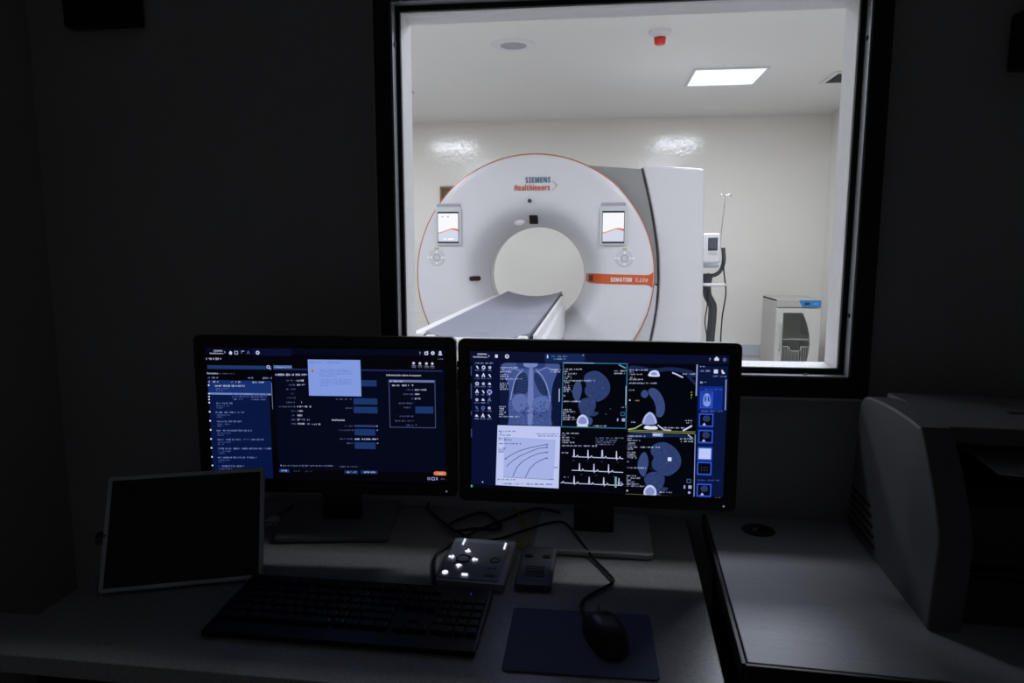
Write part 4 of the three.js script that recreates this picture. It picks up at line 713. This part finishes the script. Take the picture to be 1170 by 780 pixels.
{ // scanner control box
  const g = thing('control_box', 'pale scanner control box with glowing white direction symbols', 'control box', [-0.213, DL, -1.233], R(-2.5));
  const W = 0.128, D = 0.15, h0 = 0.015, h1 = 0.031, sl = Math.atan((h1 - h0) / D);
  mesh('body', extrude(poly([[-D / 2, 0.0], [D / 2, 0.0], [D / 2, h1], [-D / 2, h0]]), W, 0.005, 3).translate(0, 0, -W / 2).rotateY(Math.PI / 2), mats.controlBody, g);
  const top = (x, z, geo, mat, name, label) => { const m = mesh(name, geo, mat, g, [x, h0 + (D / 2 - z) / D * (h1 - h0) + 0.0005, z], [sl, 0, 0]); if (label) m.userData.label = label; return m; };
  top(-0.004, 0.004, rbox(0.112, 0.002, 0.128, 0.001), mats.controlPanel, 'keypad_sheet');
  const lit = glow(0xf3f4ff, 1.0), up = 0.0018;
  for (const [x, z] of [[-0.04, -0.058], [0.044, -0.052]]) top(x, z, rbox(0.0035, 0.003, 0.022, 0.001).translate(0, up, 0), lit, 'light_bar', 'glowing white bar');
  const arrow = (a) => extrude(poly([[-0.006, -0.003], [-0.002, -0.001], [-0.002, 0.004], [0.002, 0.004], [0.002, -0.001], [0.006, -0.003], [0, -0.007]]), 0.002).rotateX(-Math.PI / 2).rotateY(a);
  top(-0.024, -0.026, arrow(0).translate(0, up, 0), lit, 'arrow_key', 'glowing arrow'); top(-0.03, 0.03, arrow(Math.PI).translate(0, up, 0), lit, 'arrow_key', 'glowing arrow'); top(-0.052, 0.0, arrow(Math.PI / 2).translate(0, up, 0), lit, 'arrow_key', 'glowing arrow'); top(-0.003, 0.004, arrow(-Math.PI / 2).translate(0, up, 0), lit, 'arrow_key', 'glowing arrow');
  top(-0.027, 0.002, new THREE.TorusGeometry(0.013, 0.0022, 8, 32).rotateX(Math.PI / 2).translate(0, 0.001, 0), mats.plasticBlack, 'jog_ring');
  top(-0.027, 0.002, cyl(0.0105, 0.003, 28), mats.controlPanel, 'jog_button');
  top(-0.05, 0.052, cyl(0.0055, 0.003, 18).translate(0, up - 0.0005, 0), lit, 'round_key', 'glowing round key'); top(-0.012, 0.056, extrude(roundRect(0.012, 0.006, 0.0028), 0.002).rotateX(-Math.PI / 2).translate(0, up, 0), lit, 'oval_key', 'glowing oval key');
  top(0.034, 0.0, new THREE.TorusGeometry(0.008, 0.0018, 8, 24).rotateX(Math.PI / 2).translate(0, 0.001, 0), M(0x3a3034, 0.5), 'stop_ring');
  for (const x of [0.028, 0.038]) top(x, 0.027, rbox(0.006, 0.002, 0.005, 0.0008).translate(0, 0.001, 0), M(0x4f545e, 0.5), 'small_key');
  top(0.034, 0.052, rbox(0.02, 0.002, 0.007, 0.0008).translate(0, 0.001, 0), M(0x4c4622, 0.5), 'amber_key');
  const i = thing('intercom', 'small dark grey intercom beside the glowing control box', 'intercom', [-0.101, DL, -1.232], R(-1));
  mesh('body', extrude(poly([[-0.066, 0], [0.066, 0], [0.066, 0.026], [-0.066, 0.013]]), 0.068, 0.006, 3).translate(0, 0, -0.034).rotateY(Math.PI / 2), mats.intercom, i);
  const tl = Math.atan(0.013 / 0.132);
  for (const x of [-0.017, 0.017]) mesh('oval_button', cyl(0.0062, 0.003, 20).scale(1.25, 1, 0.8), mats.gasket, i, [x, 0.0228, -0.03], [tl, 0, 0]);
  const gr = []; for (let k = 0; k < 5; k++) gr.push(rbox(0.036, 0.002, 0.003, 0.0008).translate(0, 0, k * 0.008));
  mesh('speaker_slots', mergeGeometries(gr), M(0x3b3f48, 0.6), i, [0, 0.0194, 0.006], [tl, 0, 0]);
  const a = thing('cable_adapter', 'tiny white cable adapter beside the dark monitor foot', 'adapter', [-0.706, DL, -1.403], R(4));
  mesh('body', rbox(0.024, 0.014, 0.03, 0.003), mats.white, a, [0, 0.007, 0]);
  mesh('lead', tube([[0.0, 0.007, -0.014], [0.0, 0.006, -0.05], [0.012, 0.005, -0.1]], 0.0025, 14, 6), mats.cable, a);
  mesh('face_plate', rbox(0.02, 0.009, 0.002, 0.001), mats.seam, a, [0, 0.007, 0.0155]); 
  mesh('label_sticker', rbox(0.016, 0.006, 0.0012, 0.0005), mats.paper, a, [0, 0.007, 0.0165]);
}
{ // printer
  const g = thing('printer', 'large grey laser printer on the side desk', 'printer', [0.535, DR, -1.29], R(-3.2));
  // profile in (z, y)
  const prof = (dz = 0, dy = 0) => { const s = new THREE.Shape(); s.moveTo(-0.205, 0); s.lineTo(-0.2, 0.06); s.lineTo(-0.175, 0.265); s.quadraticCurveTo(-0.17, 0.29, -0.14, 0.297); s.quadraticCurveTo(-0.04, 0.312, 0.125 + dz, 0.303 + dy); s.quadraticCurveTo(0.2 + dz, 0.22, 0.228 + dz, 0.145); s.lineTo(0.226 + dz, 0.14); s.lineTo(0.212 + dz, 0); s.closePath(); return s; };
  const alongX = (shape, w, bev) => extrude(shape, w, bev, 3, 14).rotateY(-Math.PI / 2).scale(-1, 1, 1);
  const flip = (geo) => { const ix = geo.index; if (ix) { for (let k = 0; k < ix.count; k += 3) { const t = ix.getX(k); ix.setX(k, ix.getX(k + 2)); ix.setX(k + 2, t); } } else { const p = geo.attributes; for (const n of Object.keys(p)) { const at = p[n], s = at.itemSize; for (let k = 0; k < at.count; k += 3) for (let c = 0; c < s; c++) { const t = at.array[k * s + c]; at.array[k * s + c] = at.array[(k + 2) * s + c]; at.array[(k + 2) * s + c] = t; } } } return geo; };
  // rotateY(-90): (x,y,z)->( -z, y, x): profile x becomes z, depth becomes -x; mirrored in x to grow to +x
  const side = (w, bev) => { const e = extrude(prof(), w, bev, 3, 14); const p = e.attributes.position; for (let k = 0; k < p.count; k++) { const a = p.getX(k), b = p.getY(k), c = p.getZ(k); p.setXYZ(k, c, b, a); } flip(e); e.computeVertexNormals(); return e; };
  mesh('side_cover', metreUV(side(0.05, 0.005)), mats.printer, g).userData.label = 'grey side cover with vents';
  mesh('side_cover', metreUV(side(0.05, 0.005)), mats.printer, g, [0.42, 0, 0]);
  for (let k = 0; k < 5; k++) { // vent slots near the lower back of the side
    const y = 0.025 + k * 0.017; mesh('vent_slot', rbox(0.004, 0.006, 0.16 - k * 0.012, 0.0015, 1), mats.printerDeep, g, [-0.0005, y, -0.115 - k * 0.004]);
  }
  mesh('body', box(0.05, 0.42, 0, 0.2, -0.2, 0.12), mats.printerDark, g);
  mesh('rear_body', box(0.05, 0.42, 0.2, 0.27, -0.19, -0.06), mats.printerDark, g);
  const lid = mesh('lid', rbox(0.372, 0.03, 0.285, 0.008, 3), mats.printer, g, [0.235, 0.286, -0.035]);
  mesh('lid_slot', rbox(0.2, 0.004, 0.014, 0.002), mats.printerDeep, lid, [0.06, 0.0145, 0.02]);
  mesh('output_tray', box(0.05, 0.42, 0.2, 0.206, -0.06, 0.13), mats.printerDeep, g);
  mesh('front_panel', rbox(0.37, 0.1, 0.03, 0.006), mats.printerDark, g, [0.235, 0.14, 0.15]);
  mesh('paper_cassette', rbox(0.37, 0.07, 0.06, 0.006), mats.printerDark, g, [0.235, 0.038, 0.155]);
  mesh('front_seam', box(0.05, 0.42, 0.078, 0.083, 0.12, 0.17), mats.printerDeep, g);
  mesh('feed_flap', rbox(0.26, 0.008, 0.12, 0.003), mats.printerDark, g, [0.28, 0.085, 0.22], [0.12, 0, 0]);
  const sheet = (w, d, bend) => { const p = new THREE.BoxGeometry(w, 0.0012, d, 14, 1, 10), q = p.attributes.position; for (let k = 0; k < q.count; k++) q.setY(k, q.getY(k) + bend * Math.pow(q.getX(k) / w + 0.5, 2) + bend * 0.6 * Math.pow(q.getZ(k) / d, 2)); p.computeVertexNormals(); return p; };
  const s1 = mesh('paper_sheet', sheet(0.22, 0.17, -0.012), mats.paper, scene, [0.765, DR + 0.232, -1.24], [0.05, R(-3.2), -0.03]);
  tag(s1, 'white printed page lying in the printer output slot', 'paper');
  const s2 = mesh('paper_sheet', sheet(0.21, 0.13, 0.002), mats.paper, scene, [0.81, DR + 0.0955, -1.075], [0.12, R(-3.2), 0]);
  tag(s2, 'blank paper sheet on the lower feed flap', 'paper');
}
{ // wall-mounted boxes
  const g = thing('wall_speaker', 'flat black speaker high on the wall in the corner', 'speaker', [-1.123, 1.832, WALL]);
  mesh('cabinet', rbox(0.178, 0.26, 0.034, 0.004), mats.plasticBlack, g, [0, 0.13, 0.017]);
  mesh('grille', rbox(0.16, 0.24, 0.004, 0.002), mats.gasket, g, [0, 0.13, 0.035]);
  const s = thing('switch_box', 'dark electrical switch box on the wall beside the window', 'switch box', [0.925, 1.735, WALL]);
  mesh('housing', rbox(0.22, 0.11, 0.06, 0.006), mats.printerDark, s, [0, 0, 0.03]);
  mesh('cover', rbox(0.2, 0.092, 0.008, 0.003), mats.plasticBlack, s, [0, 0, 0.062]);
}
renderer.render(scene, camera);
